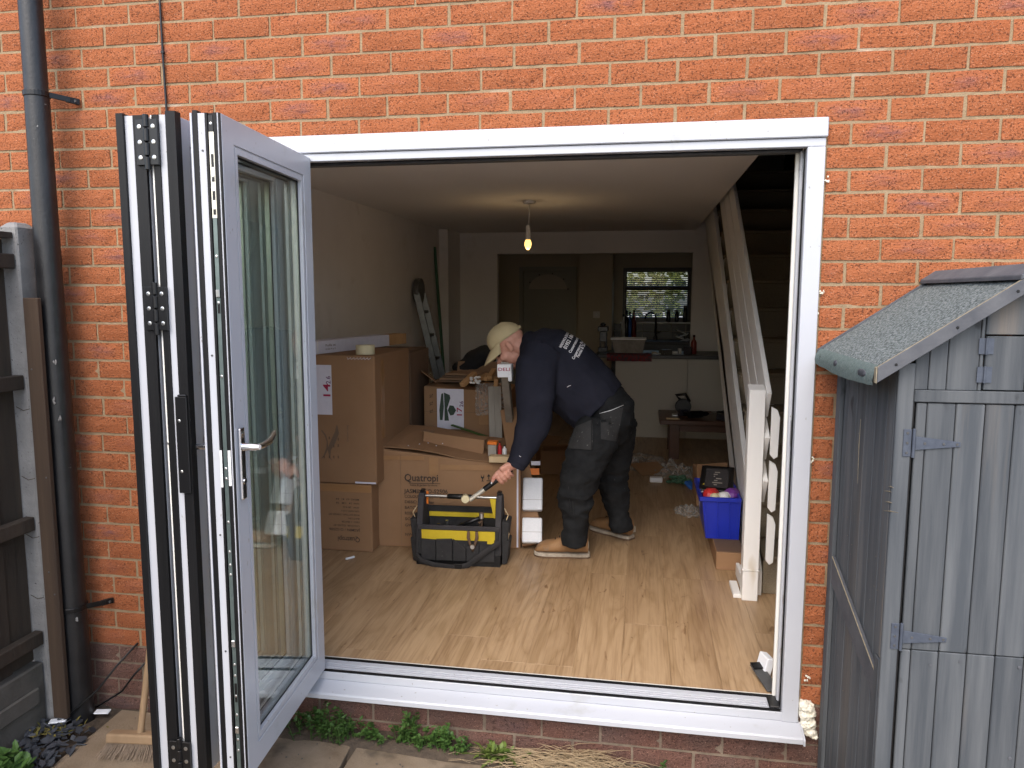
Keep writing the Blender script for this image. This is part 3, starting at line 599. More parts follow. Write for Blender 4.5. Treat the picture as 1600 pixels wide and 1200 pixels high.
for k in range(4):
    y1 = -.17-1.86*k; y0 = y1-1.83
    nb = 16
    for i in range(nb):
        ya = y1-1.83*(i+1)/nb; yb = y1-1.83*i/nb-.003; o_ = .010*(i % 2)
        box('board', 'fence_wood', fn, -3.03+o_+fdx, -3.015+o_+fdx, ya, yb, .26, 1.93)
    for z in (.33, .80, 1.36, 1.82): box('rail', 'fence_wood', fn, -3.003+fdx, -2.965+fdx, y0, y1, z, z+.055, .003)
    box('gravel_board', 'gravel_board', fn, -3.03+fdx, -2.975+fdx, y0, y1, -.05, .255, .006); box('gravel_board_rib', 'gravel_board', fn, -2.9745+fdx, -2.962+fdx, y0+.05, y1-.04, .10, .17, .006)
    if k: box('post', 'concrete_post', fn, -3.05+fdx, -2.95+fdx, y1+.0005, y1+.0295, -.05, 1.97, .006)
    box('capping', 'fence_wood', fn, -3.05+fdx, -2.97+fdx, y0, y1, 1.933, 1.955)
# ------------------------------------------------------------------ small garden shed
shed = thing('garden_shed', 'small grey-blue painted timber garden shed with felt roof against the brick wall', 'shed', (.36, -.33, -.05))
SX0, SX1, SY0, SY1, RX = .078, .645, -.62, -.03, .362
eave = lambda x: 1.545-.03+ (RX-abs(x-RX)-SX0)*.80 + 0
def zr(x): return 1.785-abs(x-RX)*.69-.025           # underside of the roof
nb = 6
for side in (0, 1):
    for i in range(nb):
        y0 = SY0+.012+(SY1-SY0-.012)*i/nb; y1 = SY0+.012+(SY1-SY0-.012)*(i+1)/nb-.003
        x0, x1 = ((SX0+.004, SX0+.016) if side == 0 else (SX1-.016, SX1-.004)); box('side_board', 'shed_wood', shed, x0, x1, y0, y1, -.05, zr(SX0)-.004, .0018)
box('side_stile', 'shed_wood', shed, SX0-.010, SX0+.0035, SY1-.05, SY1, -.05, zr(SX0-.01)-.004, .002)
box('side_stile', 'shed_wood', shed, SX0-.010, SX0+.0035, SY0, SY0+.036, .99-.24, zr(SX0-.01)-.004, .002)
box('side_stile', 'shed_wood', shed, SX0-.012, SX0+.0035, SY0, SY0+.036, -.05, .747, .002)
bc = MB(); ya, yb = SY1-.052, SY0+.038
bc.prism([(SX0-.0095, ya, .845), (SX0-.0095, yb, .695), (SX0-.0095, yb, .615), (SX0-.0095, ya, .755)], (.0125, 0, 0)); bc.build('side_brace', 'shed_trim', shed, .002)
MB().prism([(SX0-.0102, ya, .8452), (SX0-.0102, yb, .6952), (SX0-.0102, yb, .6940), (SX0-.0102, ya, .8440)], (.003, 0, 0)).build('bare_edge', 'shed_bare', shed)
box('back_panel', 'shed_wood', shed, SX0+.017, SX1-.017, SY1-.012, SY1-.001, -.05, 1.45)
# front: corner posts, rail, gable boards, hatch, door
box('corner_post', 'shed_wood', shed, SX0-.010, SX0+.030, SY0-.014, SY0-.0005, -.05, zr(SX0-.01)-.006, .002); box('corner_post', 'shed_wood', shed, SX1-.030, SX1+.010, SY0-.014, SY0-.0005, -.05, zr(SX1+.01)-.006, .002)
box('top_rail', 'shed_wood', shed, SX0+.0305, SX1-.0305, SY0-.017, SY0, 1.452, 1.483, .002)
gb = [SX0+.0305, .142, .185, .258, .268]
def gable(x0, x1, z0, y0=SY0-.010, y1=SY0, name='gable_board', par=None):
    pts = [(x0, z0), (x1, z0), (x1, zr(x1)-.006)]+([(RX, zr(RX)-.006)] if x0 < RX < x1 else [])+[(x0, zr(x0)-.006)]
    MB().prism([(p[0], y1, p[1]) for p in pts], (0, y0-y1, 0)).build(name, 'shed_wood', par or shed, .0015)
for i in range(4): gable(gb[i], gb[i+1]-.002, 1.4835)
gable(.458, .53, 1.4835); gable(.532, SX1-.031, 1.4835)
hz = 1.624
MB().prism([(x, SY0, z) for x, z in ((.268, hz+.002), (.4565, hz+.002), (.4565, zr(.4565)-.006), (RX, zr(RX)-.006), (.268, zr(.268)-.006))], (0, -.010, 0)).build('gable_board', 'shed_wood', shed, .0015)
hat = box('hatch', 'shed_wood', shed, .270, .362, SY0-.012, SY0-.001, 1.486, hz-.002, .0015); box('hatch_board', 'shed_wood', hat, .364, .455, SY0-.012, SY0-.001, 1.486, hz-.002, .0015)
for z in (1.505, 1.577):
    h = MB(); h.box(.252, .2665, SY0-.0145, SY0-.0125, z, z+.040); h.box(.2715, .286, SY0-.0150, SY0-.0125, z, z+.040); h.lathe([(.0032, 0), (.0032, .042)], (.269, SY0-.016, z-.001), 8); h.build('hatch_hinge', 'hinge_paint', shed)
db = [.116, .142, .210, .279, .347, .416, .484, .552, .612]
dr = None
for i in range(len(db)-1):
    o_ = box('door' if dr is None else 'door_board', 'shed_wood', dr or shed, db[i]+.0012, db[i+1]-.0012, SY0-.013, SY0-.002, .787, 1.449, .0022)
    dr = dr or o_
for i in range(len(db)-1): box('door_board', 'shed_wood', dr, db[i]+.0012, db[i+1]-.0012, SY0-.0125, SY0-.002, -.04, .7845, .0022)
MB().box(.1085, .1145, SY0-.004, SY0-.001, -.05, 1.45).build('door_gap', 'black_plastic', shed)
for zc in (1.345, .822):
    h = MB(); h.box(.088, .108, SY0-.0165, SY0-.0145, zc-.036, zc+.036); h.prism([(.1175, SY0-.0155, zc-.018), (.1175, SY0-.0155, zc+.018), (.225, SY0-.0155, zc+.006), (.225, SY0-.0155, zc-.006)], (0, -.002, 0)); h.lathe([(.0042, 0), (.0042, .076)], (.113, SY0-.018, zc-.038), 8)
    hh = h.build('strap_hinge', 'hinge_paint', shed, .0008)
    for x, dz in ((.098, .026), (.098, 0), (.098, -.026), (.14, 0), (.185, 0), (.217, 0)):
        s_ = MB(); s_.lathe([(.0038, 0), (.003, .0012)], (x, SY0-.0167 if x < .11 else SY0-.0176, zc+dz), 8, (0, -1, 0)); s_.build('screw', 'track_grey', hh)
for u, v in ((1593, 1043), (1578, 1185), (1454, 1039), (1500, 1034)):
    p = at(u, v, 'y', SY0-.0135); s_ = MB(); s_.lathe([(.005 if u > 1560 else .0035, 0), (.004, .0012)], p, 9, (0, -1, 0)); s_.build('door_screw', 'shed_trim', dr)
sp = MB()
for k in range(22):
    p = at(random.uniform(1300, 1375), random.uniform(640, 1150), 'x', SX0+.0035); sp.ball(p, (.0006, random.uniform(.001, .003), random.uniform(.001, .002)), 6, 4)
for (u0, v0, u1, v1) in ((1382, 767, 1393, 769), (1383, 784, 1394, 786), (1381, 798, 1403, 801), (1388, 760, 1396, 762)):
    a, b_ = at(u0, v0, 'x', SX0-.0106), at(u1, v1, 'x', SX0-.0106); sp.tube([a, a.lerp(b_, .5)+Vector((0, 0, .001)), b_], [.0006, .0016, .0006], 5)
sp.build('paint_speck', 'shed_bare', shed)
MB().tube([at(1345, 655, 'x', SX0+.0036), at(1342, 700, 'x', SX0+.0036), at(1340, 755, 'x', SX0+.0036)], [.0009, .0012, .0005], 5).build('light_crack', 'shed_bare', shed)
# roof: deck, felt with torn eave, barge boards, ridge board
ye0, ye1 = -.675, -.012; xe = .004
rf = MB()
for s_ in (1, -1):
    e = RX-(RX-xe)*s_; 
    rf.prism([(RX-.002*s_, ye0+.014, zr(RX)+.002), (e+.02*s_, ye0+.014, zr(e+.02*s_)+.002), (e+.02*s_, ye0+.014, zr(e+.02*s_)+.017), (RX-.002*s_, ye0+.014, zr(RX)+.017)], (0, ye1-ye0-.014, 0))
roof = rf.build('roof', 'shed_wood', shed)
for s_ in (1, -1):
    ft = MB(); n, k = 24, 14; e = RX-(RX-xe)*s_
    for i in range(n+1):
        t = i/n; x = RX+(e-RX)*t
        for j in range(k+1):
            y = ye0+.012+(ye1-ye0-.012)*j/k; z = zr(x)+.0205+.0025*noise.noise((x*14, y*14, 0)); xx = x
            if i == n: z -= .004
            if i == n-1: z -= .004
            ft.v.append(Vector((xx, y, z)))
    ft.f = [(i*(k+1)+j, (i+1)*(k+1)+j, (i+1)*(k+1)+j+1, i*(k+1)+j+1) for i in range(n) for j in range(k)]
    fo = ft.build('roof_felt', 'shed_felt', roof, smooth=True)
    if s_ == 1:
        q = MB(); n2 = 30
        for i in range(n2+1):
            y = ye0+.013+(ye1-ye0-.013)*i/n2; wv = .006*noise.noise((y*17, 1, 0)); bl_ = .006*noise.noise((y*9, 5, 0))
            q.v += [Vector((e+.012, y, zr(e+.012)+.024)), Vector((e-.003+bl_*.3, y, zr(e)+.016)), Vector((e-.007+bl_*.6, y, zr(e)-.004)), Vector((e-.005+bl_*.6, y, zr(e)-.018+wv*.6-.010*math.sin(math.pi*i/n2)))]
        q.f = [(i*4+j, (i+1)*4+j, (i+1)*4+j+1, i*4+j+1) for i in range(n2) for j in range(3)]
        q.build('torn_felt', 'felt_torn', roof, smooth=True)
        for yc, w_ in ((-.28, .045), (-.56, .08)):
            q = MB(); q.ball((e-.004, yc, zr(e)+.004), (.006, w_/2, .011), 12, 7); q.build('tear', 'slate', roof, smooth=True)
        MB().prism([(e-.001, ye0-.004, zr(e)+.031), (e-.0035, ye0-.004, zr(e)+.029), (e-.0035, ye0-.004, zr(e)-.009), (e-.001, ye0-.004, zr(e)-.0105)], (0, .0155, 0)).build('sawn_end', 'shed_bare', roof)
    for y0, y1, nm in ((ye0-.003, ye0+.0115, 'barge_board'), (ye1+.0005, ye1+.0105, 'back_batten')):
        z_o = .030 if nm == 'barge_board' else .028; d = .040 if nm == 'barge_board' else .026
        bb = MB(); bb.prism([(RX, y0, zr(RX)+z_o), (e, y0, zr(e)+z_o), (e, y0, zr(e)+z_o-d), (RX, y0, zr(RX)+z_o-d)], (0, y1-y0, 0)); bo = bb.build(nm, 'shed_trim', roof, .0015)
        if nm == 'barge_board':
            MB().prism([(RX, y0+.002, zr(RX)+z_o+.0004), (e, y0+.002, zr(e)+z_o+.0004), (e, y0+.002, zr(e)+z_o+.0012), (RX, y0+.002, zr(RX)+z_o+.0012)], (0, .006, 0)).build('worn_edge', 'shed_bare', roof)
            for f_ in (.12, .5, .86):
                x = e+(RX-e)*f_; s2 = MB(); s2.lathe([(.004, 0), (.003, .0012)], (x, y0-.0003, zr(x)+.008), 8, (0, -1, 0)); s2.build('screw', 'black_plastic', roof)
MB().prism([(RX-.045, ye0-.004, zr(RX-.045)+.031), (RX, ye0-.004, zr(RX)+.031), (RX+.045, ye0-.004, zr(RX+.045)+.031), (RX+.045, ye0-.004, zr(RX+.045)+.044), (RX, ye0-.004, zr(RX)+.044), (RX-.045, ye0-.004, zr(RX-.045)+.044)], (0, ye1-ye0+.015, 0)).build('ridge_board', 'shed_trim', roof, .002)
# ------------------------------------------------------------------ broom
br = thing('broom', 'wooden broom leaning against the leaves with bristle head on the paving', 'broom', (-2.42, -.33, 0))
p0 = Vector((-2.415, -.30, .075)); p1 = Vector((-2.36, -.06, 1.25))
MB().tube([p0, p0.lerp(p1, .5), p1], .0125, 12).build('handle', 'broom_wood', br, smooth='auto')
M = frame_at((-2.40, -.305, .048), R(6), R(-10))
MB(M).box(-.135, .15, -.026, .026, 0, .036).build('head', 'broom_wood', br, .007, 2)
bs = MB(M)
for i in range(46):
    for j in range(7):
        x = -.128+.272*i/45; y = -.02+.04*j/6; fx = x*1.16-.008+random.uniform(-.009, .009); fy = y*1.9-.014+random.uniform(-.006, .006)
        bs.tube([(x, y, .004), (x+(fx-x)*.4, y+(fy-y)*.4, -.02), (fx, fy, -.046-random.uniform(0, .005))], [.0016, .0014, .0008], 4, cap=False)
bs.build('bristles', 'bristle', br, kind='stuff')
# ------------------------------------------------------------------ scraps of white packing
def packer(u, v, z, l, w_, h, yaw, lab):
    p = at(u, v, 'z', z); MB(frame_at((p.x, p.y, z), yaw, random.uniform(-.15, .15), random.uniform(-.1, .1))).box(-l/2, l/2, -w_/2, w_/2, 0, h).build('plastic_packer', 'white_plastic', bevel=.002, label=lab, cat='packer')
packer(91, 1127, .018, .065, .034, .006, .35, 'white plastic packer lying on the slate chippings'); packer(160, 1113, .004, .060, .03, .006, .2, 'white plastic packer on the concrete by the pipe foot')
packer(1010, 1190, gz(-.52)-.004, .055, .034, .026, -.4, 'chunky white plastic block on the paving past the dry grass')
packer(1042, 1188, gz(-.45), .022, .014, .010, -.3, 'tiny white plastic chip beside a chunky white block'); packer(820, 1162, gz(-1)+.012, .045, .028, .008, .1, 'flat white packer lying between dandelion and dry grass')
# ------------------------------------------------------------------ expanding foam at the sill end
fm = MB()
for dx, dz, rx, rz in ((.006, .268, .020, .022), (.022, .262, .020, .020), (.014, .235, .026, .024), (.028, .205, .022, .026), (.014, .200, .020, .024), (.030, .172, .026, .018), (.044, .160, .014, .010), (.036, .245, .012, .014)):
    fm.ball((XR+.012+dx, -.010, dz-.004), (rx, .026, rz), 14, 10)
fm.box(XR+.008, XR+.045, -.006, .004, .155, .28)
solid(fm, 'expanding_foam', 'foam', .0032, 3, lambda p: .004*noise.noise(p*70)+.0035*noise.noise(p*150)-.003*max(0, noise.noise(p*110+Vector((3, 0, 0))))*2, None, 'lumpy cream expanding foam squeezed out at the sill end', 'foam')
# ------------------------------------------------------------------ weeds and dry grass
def leafquad(b, base, d, up, l, w_):
    d = Vector(d).normalized(); s_ = d.cross(Vector(up)).normalized(); n_ = s_.cross(d)
    b.add([base, base+d*l*.35+s_*w_*.5+n_*l*.06, base+d*l*.75+s_*w_*.38+n_*l*.02, base+d*l, base+d*l*.75-s_*w_*.38+n_*l*.02, base+d*l*.35-s_*w_*.5+n_*l*.06, base+d*l*.5-n_*l*.04], [(0, 1, 6), (1, 2, 6), (2, 3, 6), (3, 4, 6), (4, 5, 6), (5, 0, 6)])
def weed(x, y, wx, wy, h, n, lab, lf=.016, m_='leaf', tall=1):
    t = thing('weed', lab, 'weed', (x, y, gz(x)), 'weeds along the foot of the wall'); st, lv = MB(), MB()
    for k in range(n):
        bx, by = x+random.gauss(0, wx*.4), y+random.gauss(0, wy*.35); by = min(by, -.006); hh = h*random.uniform(.25, 1)*max(.25, 1-abs(bx-x)/wx*.6)
        tx, ty = bx+random.uniform(-.3, .3)*hh, min(by-random.uniform(-.1, .4)*hh, -.008); z0 = gz(bx)
        p = [Vector((bx, by, z0-.01)), Vector(((bx+tx)/2, (by+ty)/2, z0+hh*.55)), Vector((tx, ty, z0+hh))]
        st.tube(p, [.0013, .0011, .0007], 4, cap=False)
        for i in range(int(4+hh*70)):
            f = random.random()**.7; q = p[0].lerp(p[1], f*2) if f < .5 else p[1].lerp(p[2], f*2-1)
            a = random.uniform(0, 6.28); d = Vector((math.cos(a), math.sin(a)*.8-.25, random.uniform(-.15, .7))); leafquad(lv, q, d, (0, 0, 1), lf*random.uniform(.6, 1.5), lf*random.uniform(.55, 1.0))
    st.build('stems', m_, t, kind='stuff'); lv.build('leaves', m_, t, kind='stuff')
weed(-1.775, -.055, .20, .08, .155, 62, 'large bushy green weed growing beside the open leaf', .016)
weed(-1.60, -.05, .08, .04, .06, 20, 'low creeping green weed spreading between the bushy one and the upright one', .016)
weed(-1.445, -.04, .07, .05, .16, 24, 'upright green weed with a tall flowering tip by the plinth', .018)
weed(-1.385, -.055, .05, .04, .06, 16, 'small blue-green weed squeezed between two taller ones', .013)
weed(-1.315, -.045, .06, .05, .105, 24, 'bright green weed left of a few low sprigs', .018)
weed(-1.235, -.045, .05, .04, .07, 14, 'sparse low weed sprigs beside the dandelion', .015)
weed(-.475, -.04, .03, .03, .06, 8, 'little green sprout growing in a plinth joint', .012)
weed(.05, -.045, .04, .03, .05, 10, 'small yellow-green weed by the shed corner', .012, 'leaf_yellow')
weed(-2.82, -.50, .12, .10, .075, 44, 'broad-leaved green plant among the slate chippings', .036)
dd = thing('dandelion', 'yellow-green dandelion with long upright leaves by the sill', 'weed', (-1.09, -.05, gz(-1.09))); lv = MB()
for k in range(90):
    a = random.uniform(0, 6.28); el = random.uniform(.15, 1.25); l_ = random.uniform(.04, .115); bx = -1.09+random.gauss(0, .035); p = Vector((bx, -.045+random.gauss(0, .012), gz(bx)-.004)); w_ = random.uniform(.014, .028); d0 = Vector((math.cos(a)*math.cos(el)*1.2, math.sin(a)*math.cos(el)*.7-.15, math.sin(el))).normalized()
    s2 = d0.cross(Vector((.2, 1, .5))).normalized(); pts = []                     # a bowed, toothed leaf
    for j in range(6):
        t_ = j/5; c_ = p+d0*l_*t_+Vector((d0.x*.3, d0.y*.3-.2, -1))*l_*.38*t_*t_; hw_ = w_*.5*(.25+t_*1.1 if t_ < .65 else (1-t_)*2.6)*(1 if j % 2 else .7); c_.y = min(c_.y, -.006); c_.z = max(c_.z, gz(c_.x)+.003); pts += [c_+s2*hw_, c_-s2*hw_]
    lv.add(pts, [(2*j, 2*j+2, 2*j+3, 2*j+1) for j in range(5)])
lv.build('leaves', 'leaf_yellow', dd, kind='stuff')
ms = MB()
for k in range(90):
    p = Vector((-2.83+random.gauss(0, .05), -.235+random.gauss(0, .035), .012)); leafquad(ms, p, (random.gauss(0, 1), random.gauss(0, 1), abs(random.gauss(0, .8))), (0, 0, 1), random.uniform(.01, .03), .008)
ms.build('moss_tuft', 'moss', kind='stuff', label='brown-green moss tuft among the slate chippings', cat='moss')
dg = MB()
for k in range(300):
    x = random.gauss(-.80, .12); y = -.075+random.gauss(0, .038); y = min(y, -.012); a = random.gauss(.05, .5)+(math.pi if random.random() < .5 else 0); l = random.uniform(.06, .2); z = gz(x)+random.uniform(.0, .05)*max(0, 1-abs(x+.8)/.25)
    p = Vector((x, y, z)); d = Vector((math.cos(a), math.sin(a)*.45, random.uniform(-.1, .2))); q = p+d*l; q.y = min(q.y, -.008); q.z = max(q.z, gz(q.x)+.002); md = p.lerp(q, .5)+Vector((random.uniform(-.015, .015), random.uniform(-.012, .012), random.uniform(.0, .03))); md.y = min(md.y, -.008)
    dg.tube([p, p.lerp(md, .55)+Vector((0, 0, .004)), md, md.lerp(q, .6)+Vector((0, 0, .003)), q], [.0009, .0012, .0012, .001, .0005], 3, cap=False)
for k in range(60):
    x = random.uniform(-1.3, .0); y = -random.uniform(.02, .2); a = random.uniform(-.6, .6); l = random.uniform(.04, .16); p = Vector((x, y, gz(x)+.004)); q = p+Vector((math.cos(a)*l, math.sin(a)*l*.5, 0)); q.z = gz(q.x)+.004; q.y = min(q.y, -.01)
    dg.tube([p, p.lerp(q, .5)+Vector((0, .004, .006)), q], [.0008, .001, .0005], 3, cap=False)
dg.build('dry_grass', 'dry_grass', kind='stuff', label='heap of dry brown grass stalks under the sill', cat='dry grass')
gr = MB()                                           # grit and crumbs on the paving
for k in range(300):
    x = random.uniform(-2.6, .3); y = -random.uniform(.02, .7)**1.2; s_ = random.uniform(.001, .004); gr.M = frame_at((x, y, gz(x)+s_*.3), random.uniform(0, 6)); gr.box(-s_, s_, -s_*.7, s_*.7, 0, s_*.8)
gr.build('grit', 'gravel_board', kind='stuff', label='loose grit and crumbs scattered on the paving', cat='grit')
# ------------------------------------------------------------------ the room
WX, RXW, BY, KY = -2.75, .87, 5.85, 7.6             # left wall, stair wall, bulkhead, far kitchen wall
S = dict(kind='structure')
flo = box('floor', 'card_inner', None, WX-.1, RXW+.1, .303, KY+.2, FZ-.08, FZ-.011, **S)
PW = .192; x = WX+.004; i = 0
while x < RXW-.01:
    x1 = min(x+PW, RXW); y = .102-random.choice((.15, .45, .75, 1.0, 1.2)); 
    while y < KY:
        y0, y1 = max(y, .1025), min(y+1.285, KY)
        if y1-y0 > .05: box('floor_plank', 'oak', flo, x+.0002, x1-.0002, y0+.0002, y1-.0002, FZ-.010, FZ, .0006)
        y += 1.285
    x += PW; i += 1
box('wall_left', 'plaster', None, WX-.12, WX, .303, KY+.1, FZ-.08, 4.9, **S)
box('wall_right', 'stairwell_shade', None, RXW, RXW+.12, .303, KY+.1, FZ-.08, 4.9, **S)
ce = MB(); ce.box(WX, -.02, .303, BY, CZ, CZ+.2); ce.box(WX, RXW, BY+.12, KY, CZ, CZ+.2); ce.build('ceiling', 'ceiling_paint', **S)
up = MB(); up.box(-.14, -.02, .303, BY+.12, CZ+.201, 4.9); up.box(-.14, RXW+.12, .303, KY, 4.901, 5.0); up.box(-.019, RXW, .2, .302, 3.52, 4.9); up.build('stairwell', 'stairwell_shade', **S)
ld = box('landing', 'stairwell_shade', None, -.018, RXW-.002, 4.86, KY, 2.62, 2.83, **S)
bw = MB(); OX0, OX1, OZ = -2.215, -.043, 2.185
bw.box(WX, OX0, BY, BY+.11, FZ, CZ); bw.box(OX1, RXW, BY, BY+.11, FZ, 4.9); bw.box(OX0, OX1, BY, BY+.11, OZ, CZ); bw.build('wall_bulkhead', 'plaster', **S)
box('pillar', 'plaster', None, WX+.0005, WX+.10, 5.3, BY-.001, FZ, CZ-.0005, **S)
# far wall with window and front door openings
wx0, wx1, wz0, wz1 = -.835, .065, 1.365, 2.085
fw = MB(); D0, D1, DZ = -2.24, -1.455, 2.10
fw.box(WX, D0, KY, KY+.2, FZ-.08, CZ+.2); fw.box(D1, wx0, KY, KY+.2, FZ-.08, CZ+.2); fw.box(wx1, RXW, KY, KY+.2, FZ-.08, CZ+.2); fw.box(wx0, wx1, KY, KY+.2, FZ-.08, wz0); fw.box(wx0, wx1, KY, KY+.2, wz1, CZ+.2); fw.box(D0, D1, KY, KY+.2, DZ, CZ+.2); fw.build('wall_far', 'kitchen_paint', **S)
box('wall_stub', 'kitchen_paint', None, -1.37, -.953, 7.0, KY-.001, FZ, CZ-.001, **S)
sk = MB(); sk.box(WX+.0005, WX+.015, .31, 5.29, FZ, FZ+.09); sk.build('skirting', 'stair_paint', **S)
# front door
fd = thing('front_door', 'closed panelled front door with half-round fanlight at the end of the hall', 'door', ((D0+D1)/2, KY, FZ))
q = MB(); q.box(D0, D0+.055, KY-.03, KY+.06, FZ, DZ); q.box(D1-.055, D1, KY-.03, KY+.06, FZ, DZ); q.box(D0+.055, D1-.055, KY-.03, KY+.06, DZ-.055, DZ); q.build('door_frame', 'front_door', fd, .003)
box('door_slab', 'front_door', fd, D0+.060, D1-.060, KY+.0, KY+.045, FZ+.01, DZ-.062)
mx = (D0+D1)/2
box('backing', 'front_door', fd, D0, D1, KY+.07, KY+.19, FZ-.07, DZ-.001); box('door_sill', 'upvc_dark', fd, D0+.056, D1-.056, KY-.02, KY+.05, FZ, FZ+.012)  # backing is an unseen block added to stop daylight leaking round the slab
fan = [(mx-.26, 1.80)]+[(mx+.26*math.cos(a), 1.80+.20*math.sin(a)) for a in [math.pi-math.pi*k/14 for k in range(15)]][1:-1]+[(mx+.26, 1.80)]
MB().prism([(a, KY-.001, b_) for a, b_ in fan], (0, -.008, 0)).build('fanlight', 'kitchen_unit', fd)
for a in range(15): 
    g = math.pi*a/14; q = MB(); q.ball((mx+.275*math.cos(g), KY-.004, 1.80+.215*math.sin(g)), (.011, .006, .011), 7, 5); 
    if a % 3 == 0: q.build('fan_boss', 'upvc_dark', fd, smooth=True)
for sx in (-1, 1):
    for z0, z1 in ((1.10, 1.62), (.40, .95)):
        a, b_ = sorted((mx+sx*.04, mx+sx*.26)); q = MB(); 
        q.box(a, b_, KY-.008, KY-.001, z0, z0+.018); q.box(a, b_, KY-.008, KY-.001, z1-.018, z1); q.box(a, a+.018, KY-.008, KY-.001, z0+.018, z1-.018); q.box(b_-.018, b_, KY-.008, KY-.001, z0+.018, z1-.018); q.build('panel_moulding', 'front_door', fd)
# kitchen window with blind
wn = thing('kitchen_window', 'dark-framed kitchen window with a top light looking onto a hedge', 'window', ((wx0+wx1)/2, KY+.06, wz0))
def wf(x0, x1, z0, z1, n='frame'): return box(n, 'upvc_dark', wn, x0, x1, KY+.05, KY+.11, z0, z1)
wf(wx0, wx0+.05, wz0, wz1); wf(wx1-.05, wx1, wz0, wz1); wf(wx0+.05, wx1-.05, wz1-.06, wz1); wf(wx0+.05, wx1-.05, wz0, wz0+.05); wf(wx0+.05, wx1-.05, 1.795, 1.85, 'transom')
for z0, z1 in ((wz0+.05, 1.795), (1.85, wz1-.06)): box('pane', 'clear_glass', wn, wx0+.05, wx1-.05, KY+.078, KY+.082, z0, z1)
wsi = box('window_board', 'stair_paint', None, wx0-.03, wx1+.03, KY-.05, KY+.048, wz0-.02, wz0-.001, .003, kind='structure')
bl = thing('venetian_blind', 'thin slatted venetian blind hanging inside the kitchen window', 'blind', ((wx0+wx1)/2, KY+.03, wz1))
box('headrail', 'blind', bl, wx0+.02, wx1-.02, KY+.02, KY+.046, wz1-.03, wz1-.002)
for k in range(26):
    z = wz1-.05-k*.0245; MB(frame_at(((wx0+wx1)/2, KY+.033, z), 0, R(28))).box(-(wx1-wx0)/2+.03, (wx1-wx0)/2-.03, -.014, .014, 0, .0024).build('slat', 'blind', bl)
for t in (.12, .5, .88): MB().tube([(wx0+(wx1-wx0)*t, KY+.033, wz1-.03), (wx0+(wx1-wx0)*t, KY+.033, wz1-.66)], .0012, 4).build('ladder_cord', 'blind', bl)
# greenery and ground outside the kitchen window
random.seed(11)
hg = MB()
for k in range(9000):
    x = random.uniform(-4.5, 4); h = random.uniform(.0, 4.2); y = 11.2+random.gauss(0, .35)+.25*math.sin(x*2.1)+.2*h*.3; p = Vector((x, y, h)); s_ = random.uniform(.04, .11)
    a = random.uniform(0, 6.28); d = Vector((math.cos(a), -abs(math.sin(a))*.5, random.uniform(-.5, .6))); leafquad(hg, p, d, (random.uniform(-.4, .4), -1, .3), s_*1.6, s_)
hg.build('hedge', 'hedge', kind='stuff', label='tall yellow-green hedge outside the kitchen window', cat='hedge')
box('front_path', 'concrete_post', None, -5, 5, KY+.21, 10.6, -.145, .02, **S)
# peninsula and counters
pn = thing('kitchen_peninsula', 'cream kitchen peninsula with dark worktop in the wall opening', 'kitchen unit', (-.1, 5.5, FZ))
box('end_panel', 'kitchen_unit', pn, -.84, -.103, 5.255, 5.84, FZ, 1.068, .002); box('end_panel', 'kitchen_unit', pn, -.10, .62, 5.262, 5.84, FZ, 1.068, .002); box('plinth', 'upvc_dark', pn, -.80, .60, 5.285, 5.80, FZ, FZ+.001)
box('worktop', 'worktop', pn, -1.05, .64, 5.20, 5.845, 1.07, 1.108, .004)
ct = thing('sink_counter', 'dark worktop and cupboards under the kitchen window', 'kitchen unit', (-.4, 7.3, FZ))
box('cupboard', 'tile_dark', ct, -.95, .60, 7.05, KY-.002, FZ, 1.10); box('worktop', 'worktop', ct, -.95, .62, 7.0, KY-.002, 1.102, 1.14, .004)
for r_ in range(2):
    for k in range(8): box('tile', 'tile_dark', ct, -.945+.19*k, -.945+.19*k+.186, KY-.010, KY-.0025, 1.143+.10*r_, 1.143+.10*r_+.096, .002)
tp = thing('kitchen_tap', 'tall curved black tap in front of the kitchen window', 'tap', (-.43, 7.35, 1.14)); bx = at(1022, 515, 'y', 7.35).x
MB().tube([(bx+.02, 7.35, 1.14), (bx+.02, 7.35, 1.42), (bx+.01, 7.35, 1.475), (bx-.05, 7.35, 1.50), (bx-.105, 7.35, 1.47), (bx-.115, 7.35, 1.41)], .012, 10).build('spout', 'bottle_dark', tp, smooth=True); MB().lathe([(.026, 0), (.024, .04), (.014, .06)], (bx+.02, 7.35, 1.14), 14).build('base', 'bottle_dark', tp, smooth='auto'); MB().bar((bx+.03, 7.35, 1.22), (bx+.09, 7.33, 1.25), .012, .012).build('lever', 'bottle_dark', tp, .002)
def bottle(x, y, z, r_, h, m_, lab, nm='bottle', group=None):
    t = thing(nm, lab, 'bottle', (x, y, z), group); MB().lathe([(r_*.9, 0), (r_, .006), (r_, h*.6), (r_*.75, h*.70), (r_*.36, h*.78), (r_*.34, h*.9)], (x, y, z), 12).build('body', m_, t, smooth='auto'); MB().lathe([(r_*.42, 0), (r_*.42, h*.1)], (x, y, z+h*.9), 10).build('cap', 'black_plastic', t, smooth='auto')
for k, (u, h, m_, l) in enumerate(((974, .17, 'paper_white', 'short white bottle on the window counter by the wall'), (979, .22, 'bottle_dark', 'slim dark washing-up bottle nearest the white one by the window'), (984, .20, 'blue_plastic', 'dark blue bottle among the washing-up bottles'), (990, .23, 'bottle_red', 'dark red bottle at the end of the washing-up row'))):
    p = at(u, 520, 'y', 7.5); bottle(p.x, 7.5, 1.14, .034, h+.16, m_, l)
